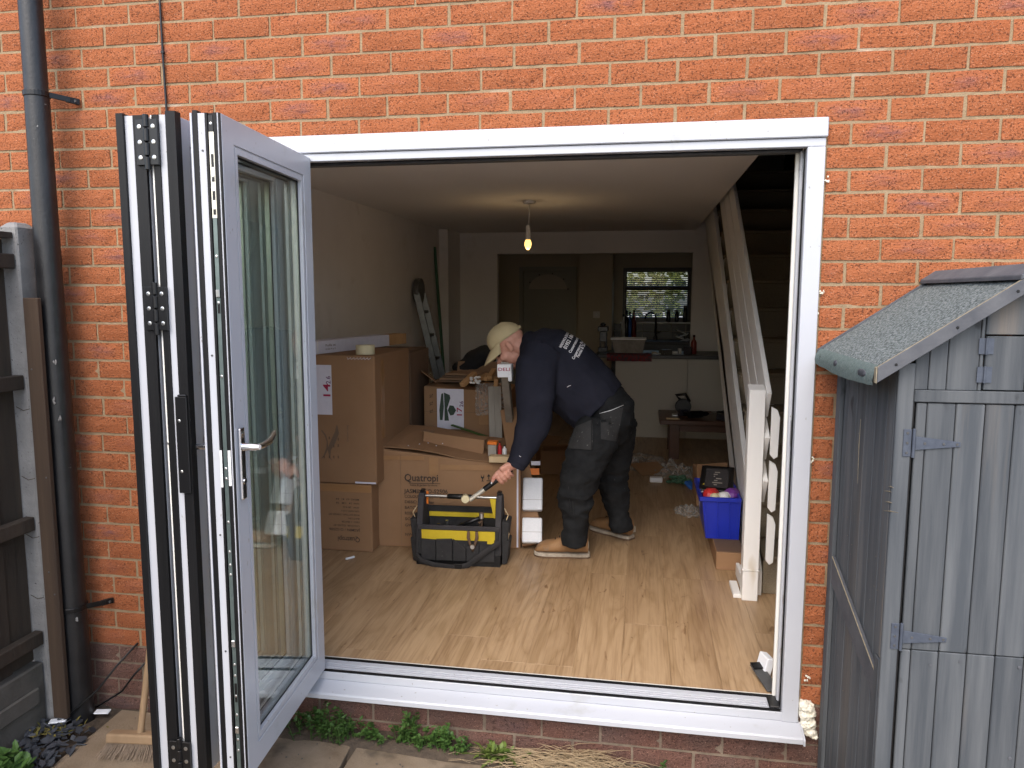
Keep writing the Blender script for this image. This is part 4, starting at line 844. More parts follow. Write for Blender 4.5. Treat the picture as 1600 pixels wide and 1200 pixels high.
for u, h, l in ((1044, .17, 'narrow dark jar right of the tap'), (1057, .16, 'squat dark jar between a narrow one and a tall grey one'), (1070, .22, 'tall grey-green jar at the window corner')):
    p = at(u, 505, 'y', 7.58); t = thing('storage_jar', l, 'jar', (p.x, 7.57, 1.365)); MB().lathe([(.026, 0), (.03, .01), (.03, h*.75), (.02, h*.85)], (p.x, 7.575, wz0), 12).build('jar', 'bottle_dark', t, smooth='auto'); MB().lathe([(.024, 0), (.024, h*.15)], (p.x, 7.575, wz0+h*.851), 12).build('lid', 'upvc_dark', t, smooth='auto')
sw = thing('wall_switch', 'pale square light switch on the wall beside the hall', 'switch', (-1.148, 6.999, 1.43)); box('plate', 'plaster', sw, -1.19, -1.105, 6.990, 6.9995, 1.43, 1.515, .002); box('rocker', 'stair_paint', sw, -1.157, -1.138, 6.986, 6.9895, 1.455, 1.49, .001)
cm = thing('coffee_machine', 'dark coffee machine on the worktop end near the hall', 'coffee machine', (-1.0, 5.6, 1.108))
q = MB(); q.box(-1.04, -.94, 5.50, 5.68, 1.1085, 1.16); q.box(-1.03, -.95, 5.60, 5.68, 1.16, 1.33); q.box(-1.045, -.935, 5.50, 5.68, 1.33, 1.385); q.build('body', 'bottle_dark', cm, .008, 2); MB().lathe([(.022, 0), (.028, .06)], (-.99, 5.545, 1.1605), 12).build('cup', 'tub', cm); q = MB(); q.ball((-.99, 5.54, 1.405), (.03, .03, .022), 10, 7); q.build('lid', 'bottle_dark', cm, smooth=True)
tb = thing('plastic_tub', 'open translucent plastic tub of bits on the peninsula', 'tub', (-.71, 5.32, 1.125)); b0, b1 = (-.855, -.565), (-.885, -.535)
q = MB()
for (x0, x1, y0, y1, z0, X0, X1, Y0, Y1, z1) in ((b0[0], b0[1], 5.25, 5.25+.004, 1.125, b1[0], b1[1], 5.235, 5.239, 1.27), (b0[0], b0[1], 5.446, 5.45, 1.125, b1[0], b1[1], 5.461, 5.465, 1.27), (b0[0], b0[0]+.004, 5.25, 5.45, 1.125, b1[0], b1[0]+.004, 5.235, 5.465, 1.27), (b0[1]-.004, b0[1], 5.25, 5.45, 1.125, b1[1]-.004, b1[1], 5.235, 5.465, 1.27)):
    q.hexa([(x0, y0, z0), (x1, y0, z0), (x1, y1, z0), (x0, y1, z0)], [(X0, Y0, z1), (X1, Y0, z1), (X1, Y1, z1), (X0, Y1, z1)])
q.box(b0[0], b0[1], 5.25, 5.45, 1.121, 1.125); q.build('tub_walls', 'tub', tb); q = MB(); 
for a in ((b1[0]-.01, b1[1]+.01, 5.225, 5.2345), (b1[0]-.01, b1[1]+.01, 5.4655, 5.475), (b1[0]-.01, b1[0]-.0005, 5.2345, 5.4655), (b1[1]+.0005, b1[1]+.01, 5.2345, 5.4655)): q.box(*a, 1.26, 1.275)
q.build('rim', 'paper_white', tb)
for k in range(6): MB(frame_at((random.uniform(-.82, -.6), random.uniform(5.29, 5.41), 1.16), random.uniform(0, 3), random.uniform(-.6, .6))).box(-.05, .05, -.02, .02, -.012, .012).build('oddment', random.choice(('orange', 'timber', 'paper_white', 'tape_cream')), tb, .003)
cl = MB(); n, k2 = 22, 8
for i in range(n+1):
    for j in range(k2+1):
        x = -.93+.46*i/n; t = j/k2; y = 5.40-.215*min(1, t/.55); z = 1.113+.006*noise.noise((x*30, t*8, 0)) if t < .55 else 1.113-(t-.55)*.16
        if t >= .55: y = 5.185+.010*math.sin(x*60)
        cl.v.append(Vector((x, y, z)))
cl.f = [(i*(k2+1)+j, (i+1)*(k2+1)+j, (i+1)*(k2+1)+j+1, i*(k2+1)+j+1) for i in range(n) for j in range(k2)]
cl.build('tea_towel', 'red_cloth', smooth=True, label='dark red patterned cloth under the plastic tub', cat='cloth')
for k, (u, v, l, w_, h, m_, lab) in enumerate(((1030, 556, .13, .05, .012, 'paper_white', 'white leaflet lying flat on the peninsula'), (1052, 552, .09, .06, .03, 'paper_white', 'small white box on the peninsula clutter'), (1062, 552, .03, .03, .06, 'paper_white', 'upright white tub beside the small white box'), (1040, 548, .12, .07, .05, 'upvc_dark', 'dark carton behind the white leaflet'), (1075, 545, .08, .06, .08, 'bottle_dark', 'black caddy by the tall bottle on the peninsula'), (1022, 560, .05, .03, .02, 'timber_pale', 'pale wooden offcut at the peninsula edge'))):
    p = at(u, v, 'y', 5.35); MB(frame_at((p.x, 5.32+.03*(k % 3), 1.1085), random.uniform(-.5, .5))).box(-l/2, l/2, -w_/2, w_/2, 0, h).build('small_carton' if h > .015 else 'leaflet', m_, bevel=.002, label=lab, cat='box' if h > .015 else 'leaflet')
p = at(1084, 545, 'y', 5.4); bottle(p.x, 5.4, 1.1085, .03, .20, 'bottle_red', 'amber bottle at the end of the peninsula by the jamb')
for k, (u, v, ry) in enumerate(((1064, 518, .3), (1068, 524, -.35), (1062, 527, .1), (1070, 532, .55))):
    p = at(u, v, 'y', 7.12); MB(frame_at(p, ry, .3, .35*(-1)**k)).box(-.06, .06, -.03, .03, -.004, .004).build('envelope', 'paper_white', label=('topmost white envelope of the fanned papers on the sink counter', 'second white envelope down the fanned papers on the sink counter', 'white envelope lying flatter than its neighbours on the sink counter', 'lowest white envelope of the fanned papers on the sink counter')[k], cat='envelope', group='envelopes on the sink counter')
# pendant lamp
rp = at(827, 314, 'z', CZ)
pl = thing('pendant_lamp', 'bare lit bulb hanging from the ceiling on a white flex', 'lamp', (rp.x, rp.y, CZ-.3))
MB().lathe([(.05, 0), (.05, -.008), (.042, -.020), (.012, -.026)], (rp.x, rp.y, CZ), 20).build('ceiling_rose', 'lamp_white', pl, smooth='auto')
zc = at(825, 352, 'y', rp.y).z; zb = at(825, 390, 'y', rp.y).z; bx_ = at(825, 370, 'y', rp.y).x
MB().tube([(rp.x, rp.y, CZ-.024), (rp.x+.002, rp.y, (CZ+zc)/2), (bx_+.004, rp.y, zc)], .0035, 8).build('flex', 'lamp_white', pl, smooth=True)
hh = zc-zb
MB().lathe([(.012, 0), (.017, -.018), (.018, -hh*.5), (.021, -hh*.52), (.021, -hh*.60)], (bx_, rp.y, zc), 16).build('lamp_holder', 'lamp_white', pl, smooth='auto')
MB().lathe([(.017, -hh*.601), (.026, -hh*.70), (.027, -hh*.80), (.020, -hh*.92), (.008, -hh)], (bx_, rp.y, zc), 16).build('bulb', 'bulb', pl, smooth=True)
pt = bpy.data.lights.new('bulb_light', 'POINT'); pt.energy = .5; pt.color = (1, .66, .32); pt.shadow_soft_size = .03; po = bpy.data.objects.new('bulb_light', pt); link(po, pl, Vector((bx_, rp.y, zb-.045))-WL[pl.name])
# ------------------------------------------------------------------ staircase and balustrade
stc = thing('staircase', 'carpeted staircase rising along the side wall behind the white rails', 'staircase', (.45, 1.1, FZ))
RS, GO, SY = .2, .288, 1.10; SXA = .042
for k in range(13):
    z0 = FZ+RS*k; y0 = SY+GO*k
    box('riser', 'carpet', stc, SXA, RXW-.001, y0, y0+.02, z0, z0+RS-.025, .004); box('tread', 'carpet', stc, SXA, RXW-.001, y0-.018, y0+GO-.001, z0+RS-.0245, z0+RS, .009, seg=2)
bal = thing('stair_balustrade', 'white painted stair balustrade of sloping boards on a square newel post', 'balustrade', (-.03, 1.04, FZ))
NX0, NX1, NY0, NY1 = -.070, .004, .995, 1.07
q = MB(); q.box(NX0, NX1, NY0, NY1, FZ, .385); q.box(NX0-.004, NX1+.004, NY0-.004, NY1, .3855, .392); q.hexa([(NX0, NY0, .3925), (NX1, NY0, .3925), (NX1, NY1, .3925), (NX0, NY1, .3925)], [(NX0, NY0, 1.275), (NX1, NY0, 1.275), (NX1, NY1, 1.295), (NX0, NY1, 1.295)]); q.build('newel_post', 'stair_paint', bal, .002)
sl_ = RS/GO
def board(y0, z0, w_, x0, x1, name, cut=True, yoff=0):
    """board parallel to the flight, lower end at (y0, z0), running up to the ceiling"""
    L_ = 3.6; d = Vector((0, 1, sl_)).normalized(); n_ = Vector((0, -d.z, d.y)); a = Vector((0, y0, z0))
    zmax = CZ+.12
    def endp(p): return p+d*((zmax-p.z)/d.z)
    lo, hi = a-n_*(w_/2), a+n_*(w_/2)
    if cut: lo2, hi2 = Vector((0, y0-.035, lo.z+.02)), hi
    pts = [lo, endp(lo), endp(hi), hi]+([Vector((0, hi.y-.0, hi.z-.01))] if False else [])
    MB().prism([(x0, p.y, p.z) for p in pts], (x1-x0, 0, 0)).build(name, 'stair_paint', bal, .003)
for z0 in (.775, .988, 1.20): board(1.03, z0, .156, .0065, .0305, 'rail_board')
def skirt(zl, zh, x0, x1, name):
    """sloping board on the side of the flight, cut off at the floor; zl, zh: its edges above y = 1.03"""
    yb = lambda z, c: 1.03+(z-c)/sl_
    pts = ([(1.075, FZ)] if zl+.045*sl_ < FZ else [(1.075, zl+.045*sl_)])+([(yb(FZ, zl), FZ)] if zl+.045*sl_ < FZ else [])+[(yb(CZ+.12, zl), CZ+.12), (yb(CZ+.12, zh), CZ+.12), (1.075, zh+.045*sl_)]
    MB().prism([(x0, y, z) for y, z in pts], (x1-x0, 0, 0)).build(name, 'stair_paint', bal, .002)
skirt(-.01, .325, .006, .034, 'string'); skirt(-.34, -.018, .012, .030, 'apron_board')
MB().box(NX0+.012, NX0+.03, NY1+.001, 1.35, FZ, .30).build('kick_board', 'stair_paint', bal, .002)
MB().box(-.108, -.0705, 1.015, 1.20, FZ+.001, FZ+.022).build('floor_trim', 'stair_paint', bal, .003)
# vertical ranch-board ends fixed behind the newel
for z0 in (.43, .69, .95):
    MB().prism([(.0315, .975, z0+.02), (.048, .975, z0), (.066, .975, z0+.012), (.070, .975, z0+.20), (.058, .975, z0+.235), (.0315, .975, z0+.25)], (0, .022, 0)).build('rail_end', 'stair_paint', bal, .0015)
# ------------------------------------------------------------------ cartons
random.seed(5)
def face(M, x, z, rot=0, y=-.0012):
    """text frame on the front (y = 0) face of a carton"""
    return M @ Matrix.Translation((x, y, z)) @ Matrix(((1,0,0,0),(0,0,-1,0),(0,1,0,0),(0,0,0,1))) @ Matrix.Rotation(rot, 4, 'Z')
def patch(M, x0, x1, z0, z1, m_, name, par, y=-.0008): return MB(M).box(x0, x1, y, y+.0006, z0, z1).build(name, m_, par)
# lower left carton, print upside down
FXR, FY = -2.095, 1.345
def bp(u, v, y=FY): return at(u, v, 'y', y)
zs = bp(580, 757).z
t = thing('cardboard_carton', 'bottom carton of the stack by the wall, its print upside down', 'carton', (-2.4, 1.6, FZ))
M = Matrix.Translation((-2.72, FY, FZ)); w_ = FXR+2.72; h = zs-FZ
MB(M).box(0, w_, 0, .62, 0, h-.004).build('body', 'card', t, .005)
def lines(par, M, rows, rot=0, m_='ink', y=-.0012):
    for body, size, x, z, fit in rows: text(body, size, face(M, x, z, rot, y), m_, par, fit=fit)
ix = w_-.075
lines(t, M, [('Quatropi', .042, ix, .085, .135), ('JASMIN / O-S2506', .022, ix, .135, .19), ('COLOUR: S22303-47', .014, ix, .158, .16), ('DESC: 2 SEATER', .014, ix, .181, .11), ('BATCH:', .014, ix, .202, .07), ('ROSE RATTAN CORNER SET', .014, ix, .223, .19), ('SOFA PARTS 2 OF 6', .014, ix, .246, .11), ('GW: 28 KG', .014, ix, .268, .10), ('NW: 24   CM   58', .014, ix, .292, .14), ('MEAS: 63  81  44', .014, ix, .315, .14)], math.pi, 'ink')
patch(M, 0, w_, h-.05, h-.006, 'tape', 'tape_strip', t); MB(M).box(w_+.0005, w_+.0012, .14, .52, .10, .32).build('side_label', 'paper', t); MB(M).box(w_+.0013, w_+.0018, .2, .4, .14, .2).build('label_print', 'ink_black', t)
# upper left carton
zt = bp(585, 556).z
t = thing('cardboard_carton', 'tall carton with a white paper numbered 14, standing on an upside-down carton', 'carton', (-2.4, 1.6, zs))
M = Matrix.Translation((-2.71, FY-.004, zs)); w_ = bp(587, 650).x+2.71; h = zt-zs
MB(M).box(0, w_, 0, .64, 0, h).build('body', 'card', t, .005)
a, b_ = bp(497, 570), bp(520, 648); patch(M, a.x+2.71-.10, b_.x+2.71, b_.z-zs, a.z-zs, 'paper', 'paper_label', t)
text('14', .062, face(M, bp(517, 624).x+2.71, bp(517, 624).z-zs, math.pi/2, -.0014), 'ink_red', t, fit=.074); text('2.6', .040, face(M, bp(517, 600).x+2.71, bp(517, 600).z-zs, math.pi/2, -.0014), 'ink_purple', t, fit=.045)
def ribbon(par, pts, ws, m_='ink_faded'):
    q = MB(); n_ = len(pts); P = [Vector((p.x, FY-.0052, p.z)) for p in (bp(*c) for c in pts)]
    for i in range(n_):
        d = (P[min(i+1, n_-1)]-P[max(i-1, 0)]).normalized(); s_ = Vector((d.z, 0, -d.x)); q.v += [P[i]+s_*ws[i]/2, P[i]-s_*ws[i]/2]
    q.f = [(2*i, 2*i+2, 2*i+3, 2*i+1) for i in range(n_-1)]; q.build('printed_emblem', m_, par)
ribbon(t, [(527, 664), (527, 676), (521, 690), (515, 702), (516, 714), (519, 719)], [.004, .026, .030, .022, .006, .003]); ribbon(t, [(503, 672), (509, 680), (512, 690), (512, 700), (507, 712), (503, 716)], [.006, .008, .007, .012, .008, .004])
for u, v in ((508, 716), (516, 716), (523, 716), (530, 716), (523, 699), (530, 698), (530, 688), (516, 686)): p = bp(u, v); text('##', .012, face(M, p.x+2.71, p.z-zs, math.pi/2), 'ink', t, fit=.016)
p = bp(545, 690); text('Outdoor Living', .016, face(M, p.x+2.71, p.z-zs, math.pi/2), 'ink_faded', t, fit=.095)
q = MB(M)
for k in range(7): q.tube([(w_-.16+.02*k, -.001, h-.01), (w_-.155+.02*k, -.004, h-.022), (w_-.14+.02*k, -.001, h-.012)], .0015, 4)
q.build('torn_tape', 'paper', t); MB(M).box(w_+.0004, w_+.001, .10, .16, .25, h-.03).build('tape_strip', 'tape', t); patch(M, w_-.13, w_-.005, .004, .014, 'paper', 'torn_edge', t)
# long slim box and roll of tape on the stack
p0, p1 = Vector((-2.47, 1.36, zt+.001)), Vector((-2.25, 2.38, zt+.001)); ang = math.atan2(p1.y-p0.y, p1.x-p0.x)
t = thing('slim_box', 'long slim white-grey box laid across the top of the carton stack', 'box', (-2.4, 1.8, zt))
M = Matrix.Translation(p0) @ Matrix.Rotation(ang, 4, 'Z'); L_ = (p1-p0).length
MB(M).box(0, L_*.78, -.055, .055, 0, .075).build('sleeve', 'paper', t, .002); MB(M).box(L_*.781, L_, -.053, .053, .002, .073).build('end_flap', 'timber', t, .002); MB(M).box(.02, .03, -.0558, .0558, .0, .0756).build('fold_band', 'paper_white', t)
text('Profile set', .02, M @ Matrix.Translation((.10, -.0556, .04)) @ Matrix.Rotation(math.pi/2, 4, 'X'), 'ink_faded', t, fit=.10); text('0120 4 x 2', .013, M @ Matrix.Translation((.10, -.0556, .02)) @ Matrix.Rotation(math.pi/2, 4, 'X'), 'ink_faded', t, fit=.10)
p = at(571, 560, 'y', 1.43); q = MB(); q.lathe([(.038, 0), (.054, .0), (.054, .052), (.038, .052), (.038, 0)], (p.x, 1.43, zt+.002), 26); q.build('tape_roll', 'tape_cream', smooth='auto', label='cream roll of masking tape lying on the tall carton', cat='tape')
# dark carton behind
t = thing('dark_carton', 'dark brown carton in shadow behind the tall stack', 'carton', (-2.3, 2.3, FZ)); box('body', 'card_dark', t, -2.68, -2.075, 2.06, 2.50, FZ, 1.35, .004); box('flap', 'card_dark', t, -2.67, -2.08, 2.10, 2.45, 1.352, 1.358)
# laundry bin, leaning lath, ladder, green pole
p = at(655, 582, 'y', 3.55); q = MB(); q.lathe([(.085, 0), (.10, .78), (.108, .79), (.108, .80), (.095, .80), (.09, .76), (.02, .75)], (p.x, 3.55, FZ), 20); q.build('laundry_bin', 'bucket', smooth='auto', label='tall round beige bin behind the dark carton', cat='bin')
a, b_ = at(634, 578, 'y', 2.62), at(658, 648, 'y', 2.5); MB().bar(a, b_, .028, .012).build('wooden_lath', 'timber_pale', label='pale wooden lath leaning against the beige bin', cat='lath')
t = thing('step_ladder', 'folded aluminium ladder leaning against the side wall', 'ladder', (-2.5, 4.4, FZ))
a0, a1 = Vector((-2.695, 4.26, 1.74)), Vector((-2.36, 4.35, FZ))
for dy in (0, .21): MB().bar(a0+Vector((0, dy, 0)), a1+Vector((0, dy, 0)), .022, .06).build('stile', 'alu', t, .003)
for k in range(6): c = a0.lerp(a1, .12+.15*k); MB().bar(c, c+Vector((0, .21, 0)), .035, .028).build('rung', 'alu', t, .003)
q = MB(); q.lathe([(.12, -.025), (.125, 0), (.12, .025)], (-2.70, 4.365, 1.76), 18, 'x'); q.build('top_cap', 'alu', t, smooth='auto')
a, b_ = at(679, 386, 'y', 5.1), Vector((-2.60, 5.05, FZ)); MB().tube([a, b_], .016, 10).build('garden_pole', 'green_paint', smooth='auto', label='thin dark green pole leaning in the corner by the pillar', cat='pole')
# carton with the sofa picture
by = 2.2; A = at(662, 603, 'y', by)
t = thing('cardboard_carton', 'carton with a printed sofa picture numbered 17 behind the big carton', 'carton', (-1.75, 2.4, FZ)); bx17 = t; M = Matrix.Translation((A.x, by, FZ)) @ Matrix.Rotation(R(1.5), 4, 'Z'); B = at(795, 617, 'y', by); w_ = B.x-A.x; h0, h1 = A.z-FZ, B.z-FZ+.01
MB(M).hexa([(0, 0, 0), (w_, 0, 0), (w_, .42, 0), (0, .42, 0)], [(0, 0, h0), (w_, 0, h1), (w_-.01, .42, h1+.01), (.01, .42, h0+.01)]).build('body', 'card', t, .005)
def lp(u, v): p = at(u, v, 'y', by); return p.x-A.x, p.z-FZ
x0, z1 = lp(683, 607); x1, z0 = lp(725, 664); patch(M, x0, x1, z0-.03, z1, 'paper', 'picture_label', t, -.0112)
def poly(uv, m_, nm='printed_sofa', y=-.0126): MB(M).prism([(a, y, b_) for a, b_ in (lp(*c) for c in uv)], (0, .0008, 0)).build(nm, m_, t)
poly([(690, 615), (693, 614), (694, 636), (692, 656), (688, 656), (687, 640)], 'sofa_print'); poly([(694, 613), (703, 617), (704, 622), (699, 638), (702, 657), (695, 657), (695, 636)], 'sofa_print'); poly([(703, 633), (709, 634), (713, 641), (709, 648), (704, 649), (700, 641)], 'sofa_print')
text('17', .05, face(M, *lp(722, 652), math.pi/2, -.0128), 'ink_red', t, fit=.055); text('26', .036, face(M, *lp(724, 636), math.pi/2, -.0128), 'ink_purple', t, fit=.04)
for u, v in ((676, 622), (676, 634), (676, 646)): x, z = lp(u, v); text('YL', .03, face(M, x, z, math.pi/2), 'ink', t, fit=.03)
patch(M, 0, w_, .70, .702, 'ink_faded', 'crease', t); patch(M, .38, .46, .62, h1-.02, 'tape', 'tape_strip', t)
for k in range(4):
    p = at(688+k*2, 598-k*7, 'y', 2.32); MB(frame_at((p.x+.13, 2.42, A.z+.014+.016*k), R(3-2*k))).box(-.16+.012*k, .13, -.09, .09, 0, .012).build('folded_card', 'card_inner' if k % 2 else 'card_dark', label=('lowest flattened card sheet, lying directly on the sofa-picture carton', 'second flattened card sheet up in the pile on the sofa-picture carton', 'third flattened card sheet up in the pile on the sofa-picture carton', 'topmost flattened card sheet of the pile on the sofa-picture carton')[k], cat='cardboard', group='flattened card sheets on the sofa-picture carton')
for k, (a, b_, l) in enumerate((((722, 602), (742, 583), 'tan timber offcut sloping off the sofa-picture carton'), ((742, 596), (762, 586), 'tan timber offcut lying beside a crumpled white scrap'), ((765, 590), (772, 578), 'short tan offcut standing behind the film'), ((758, 592), (778, 591), 'thin tan offcut lying level behind the film'), ((774, 624), (776, 592), 'tan timber offcut hanging down over the film with a pale sawn end'))):
    P, Q = at(*a, 'y', 2.15-.02*(k == 4)), at(*b_, 'y', 2.15+(.12 if k < 4 else -.02)); MB().bar(P, Q, .04 if k in (0, 4) else .03, .028).build('timber_offcut', 'timber', bevel=.002, label=l, cat='offcut')
for dx, dy, an, lab in ((.30, .40, .9, 'rear'), (.03, .2, 1.9, 'side')):
    MB(M @ Matrix.Translation((dx, dy, h0+.012)) @ Matrix.Rotation(an if lab == 'side' else 0, 4, 'Z') @ Matrix.Rotation(R(38 if lab == 'side' else 65), 4, 'X')).box(-.16, .17, 0, .13, 0, .004).build('flap', 'card_inner', bx17)
q = MB()
for k in range(14): p = at(random.uniform(736, 750), random.uniform(588, 599), 'y', 2.14); q.ball(p, (.012, .01, .008), 6, 4)
q.build('crumpled_paper', 'paper_white', label='crumpled white scrap between tan offcuts', cat='paper')
fl = MB(); n = 18
for i in range(n+1):
    for j in range(n+1):
        p = at(744+44*i/n, 598+50*j/n, 'y', 2.165); o_ = .030*noise.noise((i*.5, j*.28, 3))+.026*noise.noise((i*1.3, j*.9, 7)); fl.v.append(p+Vector((0, -.022+o_, 0)))
fl.f = [(i*(n+1)+j, (i+1)*(n+1)+j, (i+1)*(n+1)+j+1, i*(n+1)+j+1) for i in range(n) for j in range(n)]
fl.build('plastic_film', 'film', smooth=False, label='crinkled clear plastic film hanging over the sofa-picture carton', cat='plastic film')
# black bag behind
q = MB(); c = at(745, 568, 'y', 2.75)
for dx, dz, rx, rz in ((0, 0, .11, .11), (.06, .05, .09, .09), (-.07, -.03, .12, .06), (.03, -.15, .13, .15), (.09, -.3, .14, .2), (.05, -.6, .16, .3)): q.ball(c+Vector((dx, 0, dz)), (rx, .13, rz), 14, 10)
ob = q.build('black_sack', 'black_fabric', smooth=True, label='big black sack heaped behind the sofa-picture carton', cat='sack'); rm = ob.modifiers.new('r', 'REMESH'); rm.mode = 'VOXEL'; rm.voxel_size = .02
# grey timbers and profile with polystyrene block
for k, (u0, u1, l) in enumerate(((768, 771, 'dark grey weathered board beside the white profile'), (777, 780, 'second grey board tucked behind the white profile'))):
    MB().bar(at(u0, 604, 'y', 2.10), at(u1, 720, 'y', 2.02), .045, .02).build('grey_board', 'timber_grey', label=l, cat='board')
t = thing('window_profile', 'upright pale grey window profile with polystyrene protector by the bending man', 'profile', (-1.38, 1.95, FZ)); a, b_ = at(788, 570, 'y', 1.50), at(799, 680, 'y', 2.02); b2 = b_
MB().bar(a, b2, .045, .045, (0, 1, 0)).build('profile', 'timber_grey', t, .003)
M = axes(at(777, 590, 'y', 1.485), (1, -.05, .03), (0, 0, 1)); MB(M).box(0, .082, 0, .075, -.06, 0).build('protector', 'polystyrene', t, .004); MB(M).box(.062, .084, -.022, .03, -.02, .001).build('protector', 'polystyrene', t, .003); text('DELI', .026, M @ Matrix.Translation((.006, .038, .0012)), 'ink_red', t, fit=.066)
# the big carton
BL, BR = at(590, 853, 'z', FZ), at(813, 858, 'z', FZ); yw = math.atan2(BR.y-BL.y, BR.x-BL.x); W_ = (BR-BL).length
t = thing('cardboard_carton', 'big sagging carton with printed maker name behind the tool bag', 'carton', (-1.7, 1.8, FZ)); M = Matrix.Translation(BL) @ Matrix.Rotation(yw, 4, 'Z')
dp = .62; hl, hr = .602, .505
def topz(x): f = x/W_; return hl+(hr-hl)*f**.8
q = MB(M); nx = 10
for i in range(nx+1):
    x = W_*i/nx; z = topz(x); q.v += [M @ Vector(p) for p in ((x, .0015*math.sin(i*2.1), 0), (x, -.004*math.sin(math.pi*i/nx), z*.5), (x, .003, z-.003), (x, dp, z+.03), (x, dp, 0))]
q.f = [(i*5+j, (i+1)*5+j, (i+1)*5+(j+1) % 5, i*5+(j+1) % 5) for i in range(nx) for j in range(5)]+[(0, 1, 2, 3, 4), tuple(nx*5+j for j in (4, 3, 2, 1, 0))]
q.build('body', 'card', t, .004)
fl = MB(M); n = 12                                   # loose top flap, lifted along the front
for i in range(n+1):
    x = -.012+(W_+.012)*i/n; z = topz(max(0, x))+.006+.022*max(0, math.sin(math.pi*min(1, i/n*1.7)))*(i/n < .6)
    fl.v += [M @ Vector(p) for p in ((x, -.010, z-.002), (x, .24, z+.018+.008*math.sin(i)), (x+.02, .50, z+.042), (x, -.010, z-.006), (x, .24, z+.014+.008*math.sin(i)), (x+.02, .50, z+.038))]
fl.f = [(i*6+j, (i+1)*6+j, (i+1)*6+j+1, i*6+j+1) for i in range(n) for j in (0, 1)]+[(i*6+j+1, (i+1)*6+j+1, (i+1)*6+j, i*6+j) for i in range(n) for j in (3, 4)]+[(i*6+3, (i+1)*6+3, (i+1)*6, i*6) for i in range(n)]
fl.build('top_flap', 'card', t)
U = lambda u: (u-590)/(813-590)*W_
Z = lambda v, u=640: (853+(u-590)*.02-v)/262.
lines(t, M, [('Quatropi', .062, U(634), Z(749), U(686)-U(634)), ('home & garden furniture', .016, U(643), Z(756.5), U(686)-U(644)), ('JASMIN / O-S2506', .036, U(634), Z(768), U(702)-U(634)), ('COLOUR: S22303-47 #Green', .026, U(634), Z(775.5), U(707)-U(634)), ('DESC: 2 seater', .024, U(634), Z(784), U(680)-U(634)), ('BATCH: 1', .024, U(634), Z(793), .10), ('ROSE RATTAN CORNER SET WITH TABLE', .024, U(634), Z(802), U(728)-U(634)), ('SOFA', .024, U(634), Z(811), .07), ('GW: 32', .024, U(634), Z(821), .08), ('NW: 28', .024, U(634), Z(836), .08)], y=-.0062)
patch(M, U(641), U(690), Z(752.8), Z(752), 'ink', 'printed_rule', t, -.006)
def pg(uv, y=-.0045): MB(M).prism([(U(a), y, Z(b_, a)) for a, b_ in uv], (0, .0016, 0)).build('printed_symbol', 'ink_black', t)
pg([(752.5, 739), (754, 743), (756, 743), (757.3, 739), (757.3, 744), (755.5, 746), (755.5, 749), (757, 750), (753, 750), (754.3, 749), (754.3, 746), (752.5, 744)], -.0062)
for du in (0, 8): pg([(762+du, 742.5), (764.5+du, 738.5), (767+du, 742.5), (765+du, 742.2), (765+du, 747), (764+du, 747), (764+du, 742.2)], -.0062)
pg([(761, 748.5), (776, 749), (776, 750), (761, 749.5)], -.0062)
patch(M, .02, U(665), topz(.1)-.058, topz(.2)-.022, 'tape', 'tape_strip', t, -.0022); patch(M, U(673), U(687), Z(740), topz(U(680))-.012, 'tape', 'tape_strip', t, -.0034); patch(M, U(628), U(628)+.003, .01, topz(.15)-.02, 'card_inner', 'crease', t, -.0050); patch(M, U(690), U(770), topz(U(770))-.05, topz(U(770))-.018, 'tape', 'tape_strip', t, -.0036); patch(M, W_-.022, W_-.012, .01, hr-.02, 'paper', 'scuffed_edge', t, -.0006)
q = MB(M)
for k in range(9): q.ball((U(random.uniform(610, 690)), random.uniform(.02, .14), topz(.2)+.03), (.004, .004, .003), 5, 4)
q.build('paper_crumb', 'paper', t, kind='stuff')
# things on the big carton
Mb = frame_at(at(661, 696, 'z', FZ+topz(.28)+.012), R(-5), 0, R(5))
t = thing('card_channel', 'folded card channel with an open end lying on the big carton', 'cardboard', Mb.translation); q = MB(Mb); L_ = .385
for bx4 in ((0, L_, 0, .004, 0, .085), (0, L_, .10, .104, 0, .085), (0, L_, .0045, .0995, .081, .085), (0, L_, .0045, .0995, 0, .004), (0, .004, .0045, .0995, .0045, .0805)): q.box(*bx4)
q.build('channel', 'card', t); MB(Mb).box(-.02, .05, .0, .06, .0856, .0886).build('tuck_flap', 'card_inner', t)
a, b_ = at(706, 664, 'z', FZ+.62), at(789, 692, 'z', FZ+.55); t = thing('green_rule', 'narrow green plastic strip lying across the big carton', 'strip', a.lerp(b_, .5)); md = a.lerp(b_, .42)
MB().bar(a, md, .024, .008).build('strip_half', 'leaf', t, .001); MB().bar(md.lerp(b_, .03), b_, .024, .008).build('strip_half', 'leaf', t, .001); MB().bar(b_.lerp(a, .01), b_+(b_-a).normalized()*.025, .018, .006).build('strip_tip', 'paper_white', t)
zc = FZ+topz(.72)+.028
p = at(769, 712, 'z', zc); t = thing('sealant_tin', 'grey tin with an orange lid standing on the big carton', 'tin', p); MB().box(p.x-.022, p.x+.028, p.y-.02, p.y+.03, p.z, p.z+.068).build('tin', 'timber_grey', t, .003); MB().box(p.x-.026, p.x+.032, p.y-.024, p.y+.034, p.z+.0685, p.z+.088).build('lid', 'orange', t, .004)
p = at(783, 712, 'z', zc); bottle(p.x+.018, p.y+.012, p.z, .014, .062, 'paper_white', 'small white glue bottle with black cap by the orange lid'); bottle(p.x-.014, p.y+.03, p.z, .013, .078, 'red_plastic', 'small red bottle between the tin and the white bottle')
p = at(781, 722, 'z', zc-.018); MB(frame_at(p, yw-.05)).box(-.062, .068, -.02, .045, 0, .036).build('wood_block', 'timber_pale', bevel=.002, label='pale softwood block at the front edge of the big carton', cat='block')
